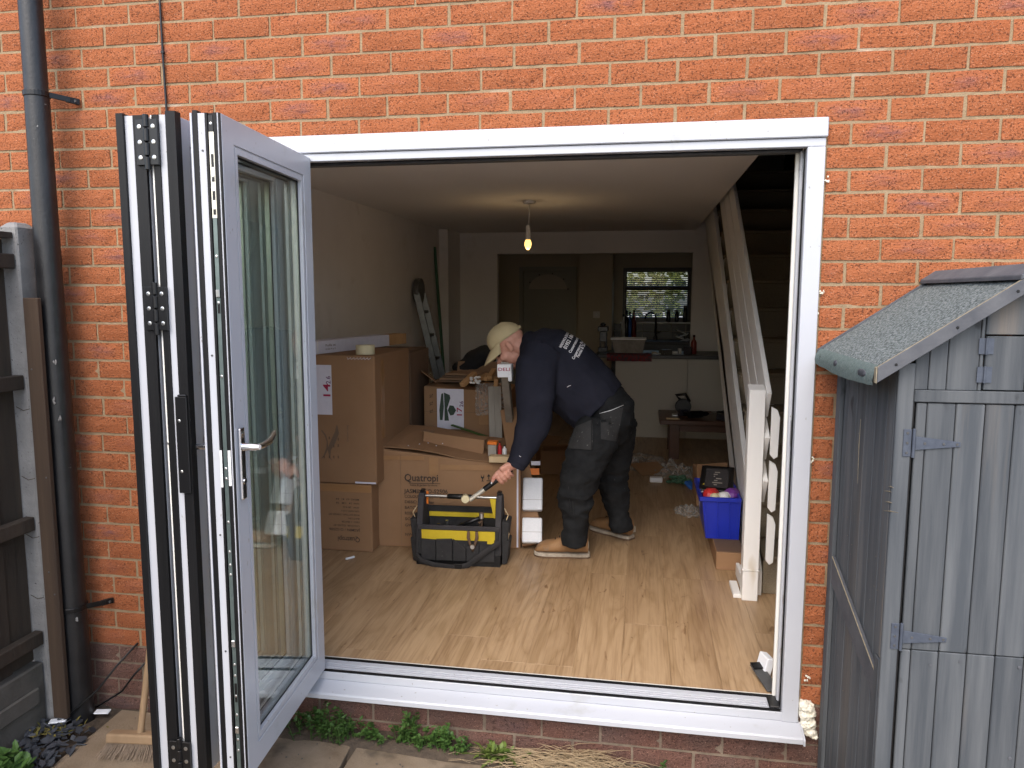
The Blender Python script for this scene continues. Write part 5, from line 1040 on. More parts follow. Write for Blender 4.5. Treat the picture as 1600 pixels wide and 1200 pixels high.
# leaning long carton with polystyrene ends
t = thing('long_carton', 'long carton with white polystyrene ends leaning beside the big carton', 'carton', (-1.13, 1.6, FZ)); a, b_ = Vector((-1.185, 1.58, FZ+.02)), at(798, 640, 'y', 1.95)
MB().bar(a, b_, .125, .07, (0, -1, .3)).build('body', 'card', t, .004)
M = axes(a, (1, .12, 0), b_-a); fz = .036                                # y runs up the carton, z towards the camera
def onc(u0, v0, u1, v1, th, m_, nm):
    ys = [(at(830, v, 'y', 1.7).z-FZ)/((b_.z-a.z)/(b_-a).length) for v in (v1, v0)]
    return MB(M).box(-.066+(u0-0), -.066+u1, ys[0], ys[1], fz, fz+th).build(nm, m_, t, .006)
L2 = (b_-a).length
for y0, y1 in ((.0, .145), (.19, .385)): MB(M).box(-.066, .05, y0, y1, fz+.0005, fz+.055).build('polystyrene_end', 'polystyrene', t, .006); MB(M).box(-.067, .051, y0+.06, y0+.062, fz+.001, fz+.0556).build('joint_line', 'timber_grey', t)
MB(M).box(-.02, .035, .475, .50, fz+.0005, fz+.0012).build('address_label', 'paper', t); MB(M).box(-.03, .03, .415, .455, fz+.0005, fz+.0012).build('orange_label', 'orange', t)
# open carton behind the man's leg and scraps of card
t = thing('open_carton', 'small open carton with raised flaps on the floor behind the bending man', 'carton', (-1.0, 3.0, FZ)); c = at(870, 735, 'z', FZ); q = MB(frame_at((c.x, c.y, FZ), .3))
for b4 in ((-.16, .16, -.12, -.116, 0, .2), (-.16, .16, .116, .12, 0, .2), (-.16, -.156, -.116, .116, 0, .2), (.156, .16, -.116, .116, 0, .2)): q.box(*b4)
q.build('walls', 'card', t); MB(frame_at((c.x, c.y, FZ), .3)).hexa([(-.15, -.124, .2), (.15, -.124, .2), (.15, -.120, .2), (-.15, -.120, .2)], [(-.15, -.22, .26), (.15, -.22, .26), (.15, -.216, .262), (-.15, -.216, .262)]).build('flap', 'card_inner', t)
def scrap(u, v, w_, d_, yaw, pit, m_, lab, nm='card_scrap', cat='cardboard'):
    p = at(u, v, 'z', FZ); MB(frame_at((p.x, p.y, FZ+.004+abs(math.sin(pit))*d_/2), yaw, pit)).box(-w_/2, w_/2, -d_/2, d_/2, 0, .004).build(nm, m_, label=lab, cat=cat)
scrap(960, 705, .28, .18, 1.1, .18, 'card', 'tilted card scrap leaning near the blue bundle'); scrap(850, 700, .30, .22, -.4, .5, 'card_inner', 'propped brown card sheet behind the leaning carton'); scrap(1015, 738, .26, .22, .5, .25, 'card', 'bent card scrap lying amid clear film on the floor'); scrap(985, 725, .35, .2, -.2, .05, 'card_inner', 'flat dark card scrap on the floor near the coffee table'); scrap(900, 715, .3, .2, .7, .1, 'card_inner', 'card scrap on the floor between the open carton and the man')
p = at(1025, 753, 'z', FZ); box('foam_offcut', 'polystyrene', None, p.x-.05, p.x+.05, p.y-.03, p.y+.03, FZ, FZ+.04, .006, label='little white foam offcut on the floorboards', cat='foam')
p = at(547, 873, 'z', FZ)
MB(frame_at((p.x, p.y, FZ), .9)).box(-.028, .028, -.006, .006, 0, .011).build('plastic_clip', 'white_plastic', bevel=.002, label='tiny white clip on the floor before the upside-down carton', cat='clip')
def wrap(u, v, r_, hgt, lab, seed):
    p = at(u, v, 'z', FZ); q = MB(); n = 26
    for i in range(n+1):
        for j in range(n+1):
            x, y = 2*i/n-1, 2*j/n-1; d = max(0, 1-math.hypot(x, y)); h_ = .003+hgt*(d**.7)*abs(noise.noise((x*3.2+seed, y*3.2, seed)))*2.2+.008*abs(noise.noise((x*11, y*11, seed)))
            q.v.append(Vector((p.x+x*r_, p.y+y*r_*1.4, FZ+h_)))
    q.f = [(i*(n+1)+j, (i+1)*(n+1)+j, (i+1)*(n+1)+j+1, i*(n+1)+j+1) for i in range(n) for j in range(n) if math.hypot(2*i/n-1, 2*j/n-1) < 1+.25*noise.noise((i*.4, j*.4, seed))]
    q.build('plastic_film', 'film', smooth=False, label=lab, cat='plastic film')
wrap(1052, 738, .20, .07, 'crumpled clear film heap below the coffee table', 2.3); wrap(1078, 800, .11, .04, 'small crumpled clear film lump beside the brown flat carton', 5.1); wrap(995, 722, .26, .05, 'clear film spread flat round a card scrap', 8.7)
p = at(1062, 757, 'z', FZ); q = MB()
for k in range(26): q.ball((p.x+random.gauss(0, .05), p.y+random.gauss(0, .05), FZ+.02+random.uniform(0, .03)), (.025, .02, .014), 6, 4)
q.build('green_netting', 'green_paint', label='bundle of dark green netting on the floor by the film', cat='netting')
p = at(1078, 762, 'z', FZ); MB(frame_at((p.x, p.y, FZ+.004), .6, .5)).box(-.03, .03, -.05, .05, 0, .03).build('blue_sponge', 'blue_plastic', bevel=.008, label='bright blue sponge next to green netting', cat='sponge')
# coffee table with power tools
ty = 4.15; tz = at(1045, 664, 'y', ty).z; tx = at(1031, 655, 'y', ty).x
t = thing('coffee_table', 'dark red-brown wooden coffee table near the peninsula', 'table', (.1, 4.5, FZ)); box('table_top', 'brown_table', t, tx, tx+.95, ty, ty+.62, tz, tz+.045, .006)
for lx in (tx+.09, tx+.80):
    for ly in (ty+.06, ty+.49): box('leg', 'brown_table', t, lx, lx+.09, ly, ly+.08, FZ, tz-.001, .004)
box('apron', 'brown_table', t, tx+.1805, tx+.799, ty+.08, ty+.10, tz-.07, tz-.0015)
def drill(x, y, z, yaw, lab):
    d = thing('cordless_drill', lab, 'drill', (x, y, z)); M = frame_at((x, y, z), yaw)
    MB(M).lathe([(.03, -.08), (.034, -.06), (.034, .05), (.024, .07), (.02, .11), (.008, .13)], (0, 0, .036), 14, 'x').build('motor_body', 'black_plastic', d, smooth='auto'); MB(M).bar((-.03, .02, .03), (-.05, .13, .03), .036, .03).build('grip', 'black_plastic', d, .006); MB(M).box(-.09, .0, .13, .18, .0, .06).build('battery', 'bottle_dark', d, .006); MB(M).lathe([(.004, .13), (.004, .19)], (0, 0, .036), 8, 'x').build('bit', 'steel', d)
drill(tx+.33, ty+.14, tz+.046, .5, 'black cordless drill lying on the coffee table'); drill(tx+.62, ty+.2, tz+.046, 2.4, 'second black cordless drill lying crosswise on the coffee table')
t = thing('circular_saw', 'black and grey circular saw standing on the coffee table', 'saw', (tx+.22, ty+.3, tz+.045)); q = MB(); q.lathe([(.07, 0), (.075, .01), (.075, .03)], (tx+.22, ty+.3, tz+.125), 20, 'y'); q.build('guard', 'black_plastic', t, smooth='auto'); MB().box(tx+.12, tx+.33, ty+.26, ty+.36, tz+.0455, tz+.050).build('base_plate', 'steel', t); MB().tube([(tx+.19, ty+.33, tz+.19), (tx+.15, ty+.33, tz+.23), (tx+.24, ty+.33, tz+.24), (tx+.28, ty+.33, tz+.17)], .014, 8).build('handle', 'black_plastic', t, smooth=True)
p = at(1048, 656, 'z', tz+.046); MB(frame_at((p.x+.02, p.y+.04, tz+.046), .05)).box(-.06, .06, -.02, .02, 0, .012).build('pencil_case', 'timber_pale', bevel=.002, label='pale flat slat on the coffee table edge', cat='slat')
q = MB(); q.tube([(tx+.5, ty+.10, tz+.052), (tx+.6, ty+.06, tz+.05), (tx+.72, ty+.10, tz+.05), (tx+.78, ty+.2, tz+.05)], .007, 8); q.build('tool_cable', 'black_plastic', smooth=True, label='loose black lead beside the drills on the table', cat='cable')
p = at(980, 678, 'z', FZ); q = MB()
for k in range(9): q.ball((p.x+random.gauss(0, .04), p.y+random.gauss(0, .04), FZ+.06+random.uniform(0, .05)), (.06, .05, .05), 8, 6)
q.build('blue_bundle', 'navy', smooth=True, label='dark blue cloth bundle on the floor behind the man', cat='cloth')
# flat brown carton, blue crate and its contents by the stairs
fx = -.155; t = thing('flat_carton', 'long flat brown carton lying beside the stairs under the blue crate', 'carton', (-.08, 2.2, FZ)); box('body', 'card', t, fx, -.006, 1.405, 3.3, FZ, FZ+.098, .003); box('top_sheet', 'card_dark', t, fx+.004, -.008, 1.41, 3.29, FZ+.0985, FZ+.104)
CY = 1.62
cz = FZ+.105; t = thing('blue_crate', 'bright blue plastic crate full of oddments on the flat carton', 'crate', (-.11, 1.75, cz))
def ring(b, x0, x1, y0, y1, X0, X1, Y0, Y1, z0, z1, th=.005):
    for (a, c_, e, g_, A_, C_, E_, G_) in ((x0, x1, y0, y0+th, X0, X1, Y0, Y0+th), (x0, x1, y1-th, y1, X0, X1, Y1-th, Y1), (x0, x0+th, y0+th, y1-th, X0, X0+th, Y0+th, Y1-th), (x1-th, x1, y0+th, y1-th, X1-th, X1, Y0+th, Y1-th)): b.hexa([(a, e, z0), (c_, e, z0), (c_, g_, z0), (a, g_, z0)], [(A_, E_, z1), (C_, E_, z1), (C_, G_, z1), (A_, G_, z1)])
q = MB(); ring(q, -.195, -.012, CY+0.000, CY+0.385, -.225, -.009, CY+-0.025, CY+0.410, cz, cz+.245); q.box(-.195, -.012, CY+0.000, CY+0.385, cz, cz+.004); q.build('crate_walls', 'blue_crate', t); q = MB(); ring(q, -.238, -.0085, CY+-0.037, CY+0.422, -.238, -.0085, CY+-0.037, CY+0.422, cz+.225, cz+.25, .012); q.build('rim', 'blue_crate', t, .002)
for x in (-.205, -.14, -.075): MB().hexa([(x+.012, CY+-0.009, cz+.01), (x+.018, CY+-0.009, cz+.01), (x+.018, CY+0.001, cz+.01), (x+.012, CY+0.001, cz+.01)], [(x, CY+-0.034, cz+.224), (x+.006, CY+-0.034, cz+.224), (x+.006, CY+-0.023, cz+.224), (x, CY+-0.023, cz+.224)]).build('rib', 'blue_crate', t)
MB().box(-.2265, -.2255, CY+0.115, CY+0.155, cz+.15, cz+.18).build('sticker', 'paper', t)
for k, (x, y, r_, m_, l, nm) in enumerate(((-.17, CY+0.075, .045, 'red_plastic', 'red bag of bits poking out of the blue crate', 'red_packet'), (-.10, CY+0.035, .035, 'paper_white', 'white bottle end in the blue crate', 'white_tub'), (-.05, CY+0.095, .045, 'purple', 'purple packet in the blue crate', 'purple_packet'), (-.19, CY+0.235, .035, 'yellow', 'yellow packet at the crate rim', 'yellow_packet'), (-.15, CY+0.015, .03, 'tape_cream', 'cream ball of string in the crate corner', 'string_ball'))):
    q = MB(); q.ball((x, y, cz+.235), (r_, r_*1.2, r_*.9), 9, 6); q.ball((x+.02, y+.03, cz+.225), (r_*.8, r_, r_), 9, 6); q.build(nm, m_, label=l, cat='packet')
t = thing('framed_picture', 'black framed print lying tilted on the blue crate', 'picture', (-.1, 1.85, cz+.29)); M = frame_at((-.095, CY+.30, cz+.265), R(-8), R(14)); MB(M).box(-.115, .08, -.16, .16, .008, .02).build('frame', 'black_plastic', t, .003); MB(M).box(-.114, .079, -.159, .159, 0, .0075).build('backing', 'paper', t); MB(M).box(-.085, .05, -.125, .12, .0205, .0212).build('print', 'bag_grey', t)
for k in range(7): MB(M).box(-.06+random.uniform(0, .04), -.03+random.uniform(0, .06), -.10+.027*k, -.088+.027*k, .0214, .022).build('print_mark', 'timber_grey', t)
t = thing('upright_carton', 'open carton with a raised flap behind the blue crate', 'carton', (-.1, 2.5, FZ+.105)); box('walls', 'card', t, -.20, -.01, 2.3, 2.7, FZ+.105, FZ+.30, .003); MB().hexa([(-.20, 2.3, FZ+.30), (-.02, 2.3, FZ+.30), (-.02, 2.304, FZ+.30), (-.2, 2.304, FZ+.30)], [(-.21, 2.22, FZ+.40), (-.02, 2.22, FZ+.42), (-.02, 2.224, FZ+.42), (-.21, 2.224, FZ+.40)]).build('flap', 'card', t)
# grey paddle and wedge by the right-hand jamb
a, b_ = at(1181, 1038, 'z', FZ+.03), at(1209, 1080, 'z', FZ+.006); t = thing('glazing_paddle', 'grey glazing paddle with black face leaning by the jamb', 'tool', b_); MB().bar(a, b_, .05, .008).build('blade', 'track_grey', t, .002); MB().bar(a+Vector((0, 0, .0085)), a.lerp(b_, .25)+Vector((0, 0, .0085)), .05, .006).build('grip', 'black_plastic', t, .002)
MB(frame_at((-.078, .26, FZ), .3, 0, .25)).box(-.02, .012, -.03, .04, 0, .075).build('white_wedge', 'white_plastic', bevel=.003, label='white plastic wedge standing beside the grey paddle', cat='wedge')
# ------------------------------------------------------------------ tool bag
bag = thing('tool_bag', 'open black tool bag with yellow trim and steel carrying bar on the floor', 'tool bag', (-1.56, 1.32, FZ))
BX0, BX1, BY0, BY1 = -1.785, -1.335, 1.225, 1.43; yw = R(3)
M = Matrix.Translation((-1.56, 1.325, FZ)) @ Matrix.Rotation(yw, 4, 'Z'); hw, hd = .235, .105
q = MB(M); ring(q, -hw, hw, -hd, hd, -hw, hw, -hd, hd, .0, .06, .01); q.box(-hw, hw, -hd, hd, -.0, .004); q.build('base_tray', 'black_plastic', bag, .006)
q = MB(M)
for (y0, y1, Y0, Y1, z1) in ((-hd+.002, -hd+.012, -hd+.008, -hd+.018, .215), (hd-.012, hd-.002, hd-.022, hd-.012, .285)): q.hexa([(-hw+.004, y0, .0605), (hw-.004, y0, .0605), (hw-.004, y1, .0605), (-hw+.004, y1, .0605)], [(-hw+.01, Y0, z1), (hw-.01, Y0, z1), (hw-.01, Y1, z1), (-hw+.01, Y1, z1)])
q.build('panel', 'bag_fabric', bag, .003)
for sx in (-1, 1):
    q = MB(M); x0, x1 = sorted((sx*(hw-.032), sx*(hw+.002)))
    q.prism([(x0, -hd+.004, .06), (x0, hd-.004, .06), (x0, hd-.02, .24), (x0, .035, .36), (x0, .022, .385), (x0, -.032, .385), (x0, -.05, .355), (x0, -hd+.016, .22)], (x1-x0, 0, 0)); q.build('end_panel', 'bag_grey', bag, .006, 2)
    q = MB(M); q.box(min(sx*(hw-.03), sx*(hw-.004)), max(sx*(hw-.03), sx*(hw-.004)), -.026, .018, .386, .402); q.build('bar_clamp', 'black_plastic', bag, .005)
    for z, w2, k in ((.20, .11, 0), (.09, .15, 1)):
        q = MB(M); xo = sx*(hw+.004); q.hexa([(xo, -.07, z-.09), (xo+sx*.028, -.06, z-.085), (xo+sx*.028, .06, z-.085), (xo, .07, z-.09)], [(xo, -.07, z+.05), (xo+sx*.042, -.06, z+.045), (xo+sx*.042, .06, z+.045), (xo, .07, z+.05)]); q.build('side_pocket', 'bag_fabric', bag, .006, 2)
    q = MB(M); q.tube([(sx*(hw+.012), -.02, .31), (sx*(hw+.035), -.03, .275), (sx*(hw+.02), -.03, .235), (sx*(hw+.04), -.035, .17), (sx*(hw+.03), -.03, .12)], .003, 6); q.build('cord_loop', 'timber_pale', bag, smooth=True)
MB(M).lathe([(.0085, -hw+.03), (.0085, hw-.03)], (0, -.005, .365), 12, 'x').build('carrying_bar', 'steel', bag, smooth='auto'); MB(M).lathe([(.0105, -.078), (.0145, -.07), (.0145, .055), (.0105, .063)], (0, -.005, .365), 12, 'x').build('bar_grip', 'black_plastic', bag, smooth='auto')
MB(M).box(-.205, .205, -hd+.0028, -hd+.0075, .175, .198).build('yellow_trim', 'yellow', bag); MB(M).box(-.205, .205, -hd+.0034, -hd+.0065, .145, .1745).build('yellow_trim', 'yellow', bag); MB(M).box(-.20, .20, hd-.033, hd-.0225, .225, .25).build('yellow_trim', 'yellow', bag)
q = MB(M); q.box(-hw+.006, hw-.006, -hd+.003, -hd+.0105, .199, .226); q.build('top_binding', 'bag_grey', bag, .003)
for k, (x0, x1, ha, hb) in enumerate(((-.205, -.125, .150, .146), (-.122, -.03, .150, .155), (-.027, .045, .155, .105), (.048, .118, .118, .130), (.121, .205, .140, .155))):
    q = MB(M); bul = -.016; q.hexa([(x0, -hd-.012, .03), (x1, -hd-.012, .03), (x1, -hd-.0005, .03), (x0, -hd-.0005, .03)], [(x0, -hd+bul+.004, ha), (x1, -hd+bul+.004, hb), (x1, -hd+.0015, hb), (x0, -hd+.0015, ha)]); q.build('front_pocket', 'bag_fabric', bag, .004, 2)
q = MB(M); q.box(.165, .203, -hd-.0135, -hd-.0125, .135, .160); q.build('brand_tag', 'yellow', bag)
q = MB(M); P = [(-.235, -hd-.01, .055), (-.20, -hd-.028, .03), (-.12, -hd-.038, .012), (0, -hd-.045, .006), (.06, -hd-.042, .02), (.13, -hd-.032, .075), (.19, -hd-.03, .12), (.235, -hd-.02, .15)]
q.tube(P, [(.004, .016)]*8, 8, side=(0, 1, .2)); q.build('shoulder_strap', 'bag_fabric', bag, smooth='auto'); MB(M).box(-.012, .03, -hd-.052, -hd-.044, .0, .028).build('strap_buckle', 'black_plastic', bag, .003)
def tool(nm, lab, cat): return thing(nm, lab, cat, M @ Vector((0, 0, .2)))
t = tool('claw_hammer', 'dark-handled hammer resting across the top of the tool bag', 'hammer'); MB(M).tube([(-.02, -.05, .20), (.05, -.06, .235), (.125, -.065, .268)], [.010, .012, .011], 10).build('handle', 'black_plastic', t, smooth=True); MB(M).lathe([(.013, 0), (.013, .03)], (.125, -.065, .262), 10, 'z').build('butt', 'steel', t, smooth='auto')
t = tool('pincers', 'dark red-brown pliers sticking out of a front pocket of the tool bag', 'pliers')
for sx in (-1, 1): MB(M).tube([(.085+sx*.022, -hd-.02, .205), (.085+sx*.024, -hd-.022, .17), (.085+sx*.012, -hd-.02, .13), (.085, -hd-.014, .09)], [.008, .009, .007, .005], 8).build('pliers_handle', 'card_dark', t, smooth=True)
MB(M).lathe([(.012, 0), (.013, .01)], (.085, -hd-.03, .12), 10, 'y').build('pivot', 'steel', t); MB(M).tube([(.11, -.07, .235), (.125, -.06, .245), (.125, -.05, .22), (.10, -.05, .20)], .007, 8).build('hook', 'card_dark', t, smooth=True)
t = tool('yellow_square', 'yellow-handled blade hanging inside the tool bag end', 'tool'); MB(M).prism([(.165, -.02, .36), (.20, -.02, .36), (.195, -.02, .25), (.187, -.02, .25)], (0, .01, 0)).build('handle', 'yellow', t, .001)
t = tool('screwdriver', 'screwdriver with orange tip beside the bag end', 'screwdriver'); MB(M).lathe([(.006, -.06), (.008, 0), (.006, .012)], (-.198, .02, .372), 8).build('handle', 'orange', t, smooth='auto')
for k, (x, y, h) in enumerate(((-.15, 0, .19), (-.10, .03, .21), (.0, .04, .20), (.06, .02, .18), (.12, .04, .21))): MB(M @ Matrix.Rotation(random.uniform(-.15, .15), 4, 'Y')).lathe([(.012, .01), (.014, h*.6), (.010, h)], (x, y, 0), 8).build('hand_tool', random.choice(('black_plastic', 'steel', 'bottle_dark')), smooth='auto', label=('tool handle standing in the tool bag corner by the orange-tipped screwdriver', 'tool handle standing second from the orange-tipped screwdriver inside the tool bag', 'tool handle standing mid-way inside the tool bag behind the hammer grip', 'tool handle standing behind the pliers inside the tool bag', 'tool handle standing beside the yellow handle inside the tool bag')[k], cat='tool', group='tools standing inside the tool bag')
# ------------------------------------------------------------------ the man bending over the tool bag
random.seed(3)
man = thing('person', 'man in cream cap, navy sweatshirt and dark work trousers bending over the tool bag', 'person', (-.95, 1.6, FZ))
def P(u, v, y): return at(u, v, 'y', y)
def rays(bv, uv, lift):
    out = []
    for u, v in uv:
        d = (at(u, v, 'y', 1.0)-CAM).normalized(); h = bv.ray_cast(CAM, d)
        p = h[0]
        if p is None: p = bv.find_nearest(at(u, v, 'y', 1.6))[0]
        out.append(p-d*lift)
    return out
def sewn(bv, corners, material, name, lift=.007, n=8, parent=man):
    """four-sided patch (photo pixels: bottom-left, bottom-right, top-right, top-left) laid on a garment"""
    a, b_, c_, d_ = [Vector((*p, 0)) for p in corners]; uv = []
    for j in range(n+1):
        for i in range(n+1): q = a.lerp(b_, i/n).lerp(d_.lerp(c_, i/n), j/n); uv.append((q.x, q.y))
    top = rays(bv, uv, lift); bot = rays(bv, uv, -.004); k = n+1; q = MB(); q.v = top+bot; m_ = k*k
    q.f = [(j*k+i, j*k+i+1, (j+1)*k+i+1, (j+1)*k+i) for j in range(n) for i in range(n)]
    rim = [i for i in range(k)]+[j*k+n for j in range(1, k)]+[n*k+i for i in range(n-1, -1, -1)]+[j*k for j in range(n-1, 0, -1)]
    q.f += [(rim[i], rim[(i+1) % len(rim)], m_+rim[(i+1) % len(rim)], m_+rim[i]) for i in range(len(rim))]
    return q.build(name, material, parent, smooth='auto')
def stitch(bv, uv, r_, material, name, parent=man, lift=.004): return MB().tube(rays(bv, uv, lift), r_, 5).build(name, material, parent, smooth=True)
# --- trousers
YN, YF, YC = 1.42, 1.77, 1.60
def nz3(p, a, s=(1, 1, 1), o=0): return noise.noise((p.x*a*s[0]+o, p.y*a*s[1], p.z*a*s[2]))
def tfold(p):
    low = max(0, min(1, (.95-p.z)/.5)); knee = math.exp(-((p.z-.60)/.10)**2)
    r1 = 1-2*abs(nz3(p, 10, (.8, .8, 2.0), 5)); r2 = 1-2*abs(nz3(p, 16, (1.1, 1, 2.0), 8))
    return .011*nz3(p, 9, (1, 1, 1.6))*(.5+low)+.008*r1*(.55+knee)+.005*r2-.006+.014*knee*nz3(p, 9, (.6, .6, 2.4), 9)
t = MB(); side = (0, 1, 0)
t.tube([P(944, 618, YC), P(955, 636, YC), P(955, 655, YC), P(945, 682, YC)], [(.15, .11), (.175, .135), (.18, .138), (.165, .13)], 20, side=side)
t.tube([P(938, 662, 1.48), P(930, 686, 1.44), P(913, 722, YN), P(903, 758, YN), P(899, 772, YN), P(901, 805, YN), P(899, 834, YN), P(897, 851, YN)], [(.11, .12), (.12, .132), (.115, .118), (.105, .108), (.10, .100), (.088, .076), (.083, .070), (.084, .072)], 20, side=side)
t.tube([P(962, 660, 1.70), P(962, 685, 1.74), P(957, 725, 1.76), P(957, 752, YF), P(964, 790, YF), P(972, 828, YF)], [(.12, .13), (.12, .118), (.11, .105), (.10, .092), (.085, .072), (.082, .066)], 20, side=side)
tro, tbv = solid(t, 'trousers', 'trouser', .009, 5, tfold, parent=man)
sewn(tbv, [(882, 700), (924, 703), (924, 656), (895, 668)], 'trouser_pocket', 'holster_pocket', .012)
sewn(tbv, [(939, 686), (964, 690), (974, 636), (938, 646)], 'trouser_pocket', 'hip_pocket', .007)
sewn(tbv, [(883, 772), (912, 776), (914, 738), (886, 728)], 'trouser', 'knee_pocket', .007)
sewn(tbv, [(873, 730), (888, 733), (890, 712), (882, 712)], 'trouser', 'thigh_pocket', .006)
stitch(tbv, [(876, 726), (882, 729), (889, 731)], .0013, 'text_white', 'reflective_piping'); stitch(tbv, [(937, 646), (955, 641), (974, 633)], .0018, 'text_white', 'reflective_piping', lift=.009)
stitch(tbv, [(925, 656), (926, 680), (925, 702)], .002, 'trouser_pocket', 'pocket_seam', lift=.012); stitch(tbv, [(888, 760), (890, 780), (892, 800)], .0022, 'trouser_pocket', 'worn_seam', lift=.001); stitch(tbv, [(893, 765), (895, 785), (896, 804)], .0016, 'trouser_pocket', 'worn_seam', lift=.001)
# --- boots
def boot(heel, yaw, name='boot'):
    M = Matrix.Translation((heel.x, heel.y, FZ)) @ Matrix.Rotation(yaw, 4, 'Z')     # +x towards the toe
    prof = [(.0, .125, .032), (.015, .145, .040), (.06, .150, .045), (.11, .140, .045), (.15, .118, .048), (.20, .094, .053), (.25, .084, .052), (.285, .066, .042), (.303, .040, .022)]
    q = MB(M); vs = []; n = 14
    for s_, h_, w_ in prof:
        for j in range(n):
            g = math.pi*2*j/n; c_, s2 = math.cos(g), math.sin(g); z = .026+(h_-.026)*(.5+.5*(abs(s2)**.8)*(1 if s2 > 0 else -1)); vs.append((s_, w_*(abs(c_)**.75)*(1 if c_ > 0 else -1), z))
    k = len(prof); q.add(vs, [(i*n+j, i*n+(j+1) % n, (i+1)*n+(j+1) % n, (i+1)*n+j) for i in range(k-1) for j in range(n)]+[tuple(range(n)), tuple((k-1)*n+j for j in range(n))])
    b = q.build(name, 'boot', man, smooth='auto')
    out = [(-.010, .026), (.0, .037), (.05, .044), (.12, .042), (.18, .050), (.24, .053), (.285, .043), (.305, .026), (.312, .0)]
    o2 = [(x, -w_) for x, w_ in out]+[(x, w_) for x, w_ in reversed(out[:-1])]
    s_ = MB(M); s_.prism([(x, y, .001) for x, y in o2], (0, 0, .025)); s_.build('sole', 'sole', b, .003)
    s_ = MB(M); s_.prism([(x*1.006-.001, y*1.01, .0005) for x, y in o2], (0, 0, .009)); s_.build('outsole', 'card_dark', b, .001)
    for x in (.135, .16, .185): l = MB(M); l.tube([(x, -.028, .102+(.16-x)*.5), (x+.004, 0, .117+(.16-x)*.5), (x, .028, .102+(.16-x)*.5)], .0028, 6); l.build('lace', 'bottle_dark', b, smooth=True)
    l = MB(M); l.tube([(.10, -.044, .06), (.16, -.050, .052), (.22, -.053, .046), (.27, -.046, .042)], .0015, 5); l.build('toe_seam', 'card_dark', b)
    h_ = MB(M); h_.box(-.004, .03, -.046, -.043, .034, .075); h_.build('heel_patch', 'sole', b, .001)
boot(at(918, 874, 'z', FZ)+Vector((0, .045, 0)), math.pi+.06); boot(at(985, 846, 'z', FZ)+Vector((0, .04, 0)), math.pi-.62)
# --- sweatshirt
def sfold(p):
    d = (p-P(868, 622, 1.45)).length; waist = math.exp(-((p-P(925, 640, 1.45)).length/.2)**2); arm = math.exp(-((p-P(836, 665, 1.36)).length/.14)**2)
    r1 = 1-abs(noise.noise((p.x*7+p.z*9, p.y*3, p.z*4-p.x*4))); r2 = 1-abs(noise.noise((p.x*10-p.z*10+3, p.y*4, p.z*5)))
    return .012*(r1-.8)*(.5+waist+.8*math.exp(-(d/.18)**2))+.008*(r2-.8)*(.6+1.2*arm)+.004*nz3(p, 14)
s_ = MB()
s_.tube([P(818, 546, YC), P(828, 551, YC), P(850, 563, YC), P(872, 577, YC), P(892, 592, YC), P(914, 614, YC), P(934, 636, YC)], [(.09, .10), (.15, .165), (.205, .205), (.205, .212), (.20, .205), (.195, .198), (.183, .190)], 24, side=side)
s_.ball(P(834, 553, 1.58), (.085, .12, .125), 16, 12); s_.ball(P(829, 533, 1.62), (.055, .085, .06), 14, 10)
s_.tube([P(848, 553, 1.47), P(838, 572, 1.41), P(837, 610, 1.37), P(836, 650, 1.345), P(832, 668, 1.335), P(822, 694, 1.32), P(812, 716, 1.305), P(808, 724, 1.30)], [(.12, .12), (.105, .118), (.088, .112), (.08, .102), (.076, .094), (.064, .076), (.054, .062), (.050, .056)], 20, side=side)
s_.tube([P(852, 556, 1.72), P(846, 575, 1.80), P(842, 615, 1.82), P(836, 655, 1.80), P(822, 690, 1.70)], [(.11, .12), (.10, .11), (.085, .095), (.075, .085), (.06, .06)], 16, side=side)
swe, sbv = solid(s_, 'sweatshirt', 'navy', .0095, 4, sfold, parent=man)
q = MB(); q.tube([P(814, 712, 1.306), P(805, 729, 1.299)], [(.051, .058), (.047, .053)], 20, side=side); q.build('cuff', 'navy', swe, .004, smooth='auto')
# print on the back, laid onto the cloth
def snapper(o, ex, ey, lift=.0025):
    def f(p):
        u, v = o[0]+ex[0]*p.x+ey[0]*p.y, o[1]+ex[1]*p.x+ey[1]*p.y; return rays(sbv, [(u, v)], lift)[0]
    return f
ed = (math.cos(R(62)), -math.sin(R(62))); eu = (-math.sin(R(62)), -math.cos(R(62)))      # reading direction and letter-up, in photo pixels
for body, size, o, fit in (('WINDOWS & DOORS', 6.0, (877, 544), 30), ('01952 1860', 8.6, (885, 546), 29), ('Conservatories', 6.4, (892, 552), 30), ('Conservatory Roofs', 6.4, (897, 562), 38), ('Fascias & Soffits', 6.4, (904, 559), 31)):
    text(body, size, Matrix(), 'text_white', swe, snap=snapper(o, ed, eu), fit=fit, bold=.03)
for uv in ([(886, 605), (889, 603), (892, 602)], [(858, 716), (860, 718)], [(811, 712), (814, 714)]): stitch(sbv, uv, .0016, 'text_white', 'dust_mark', swe, 0)
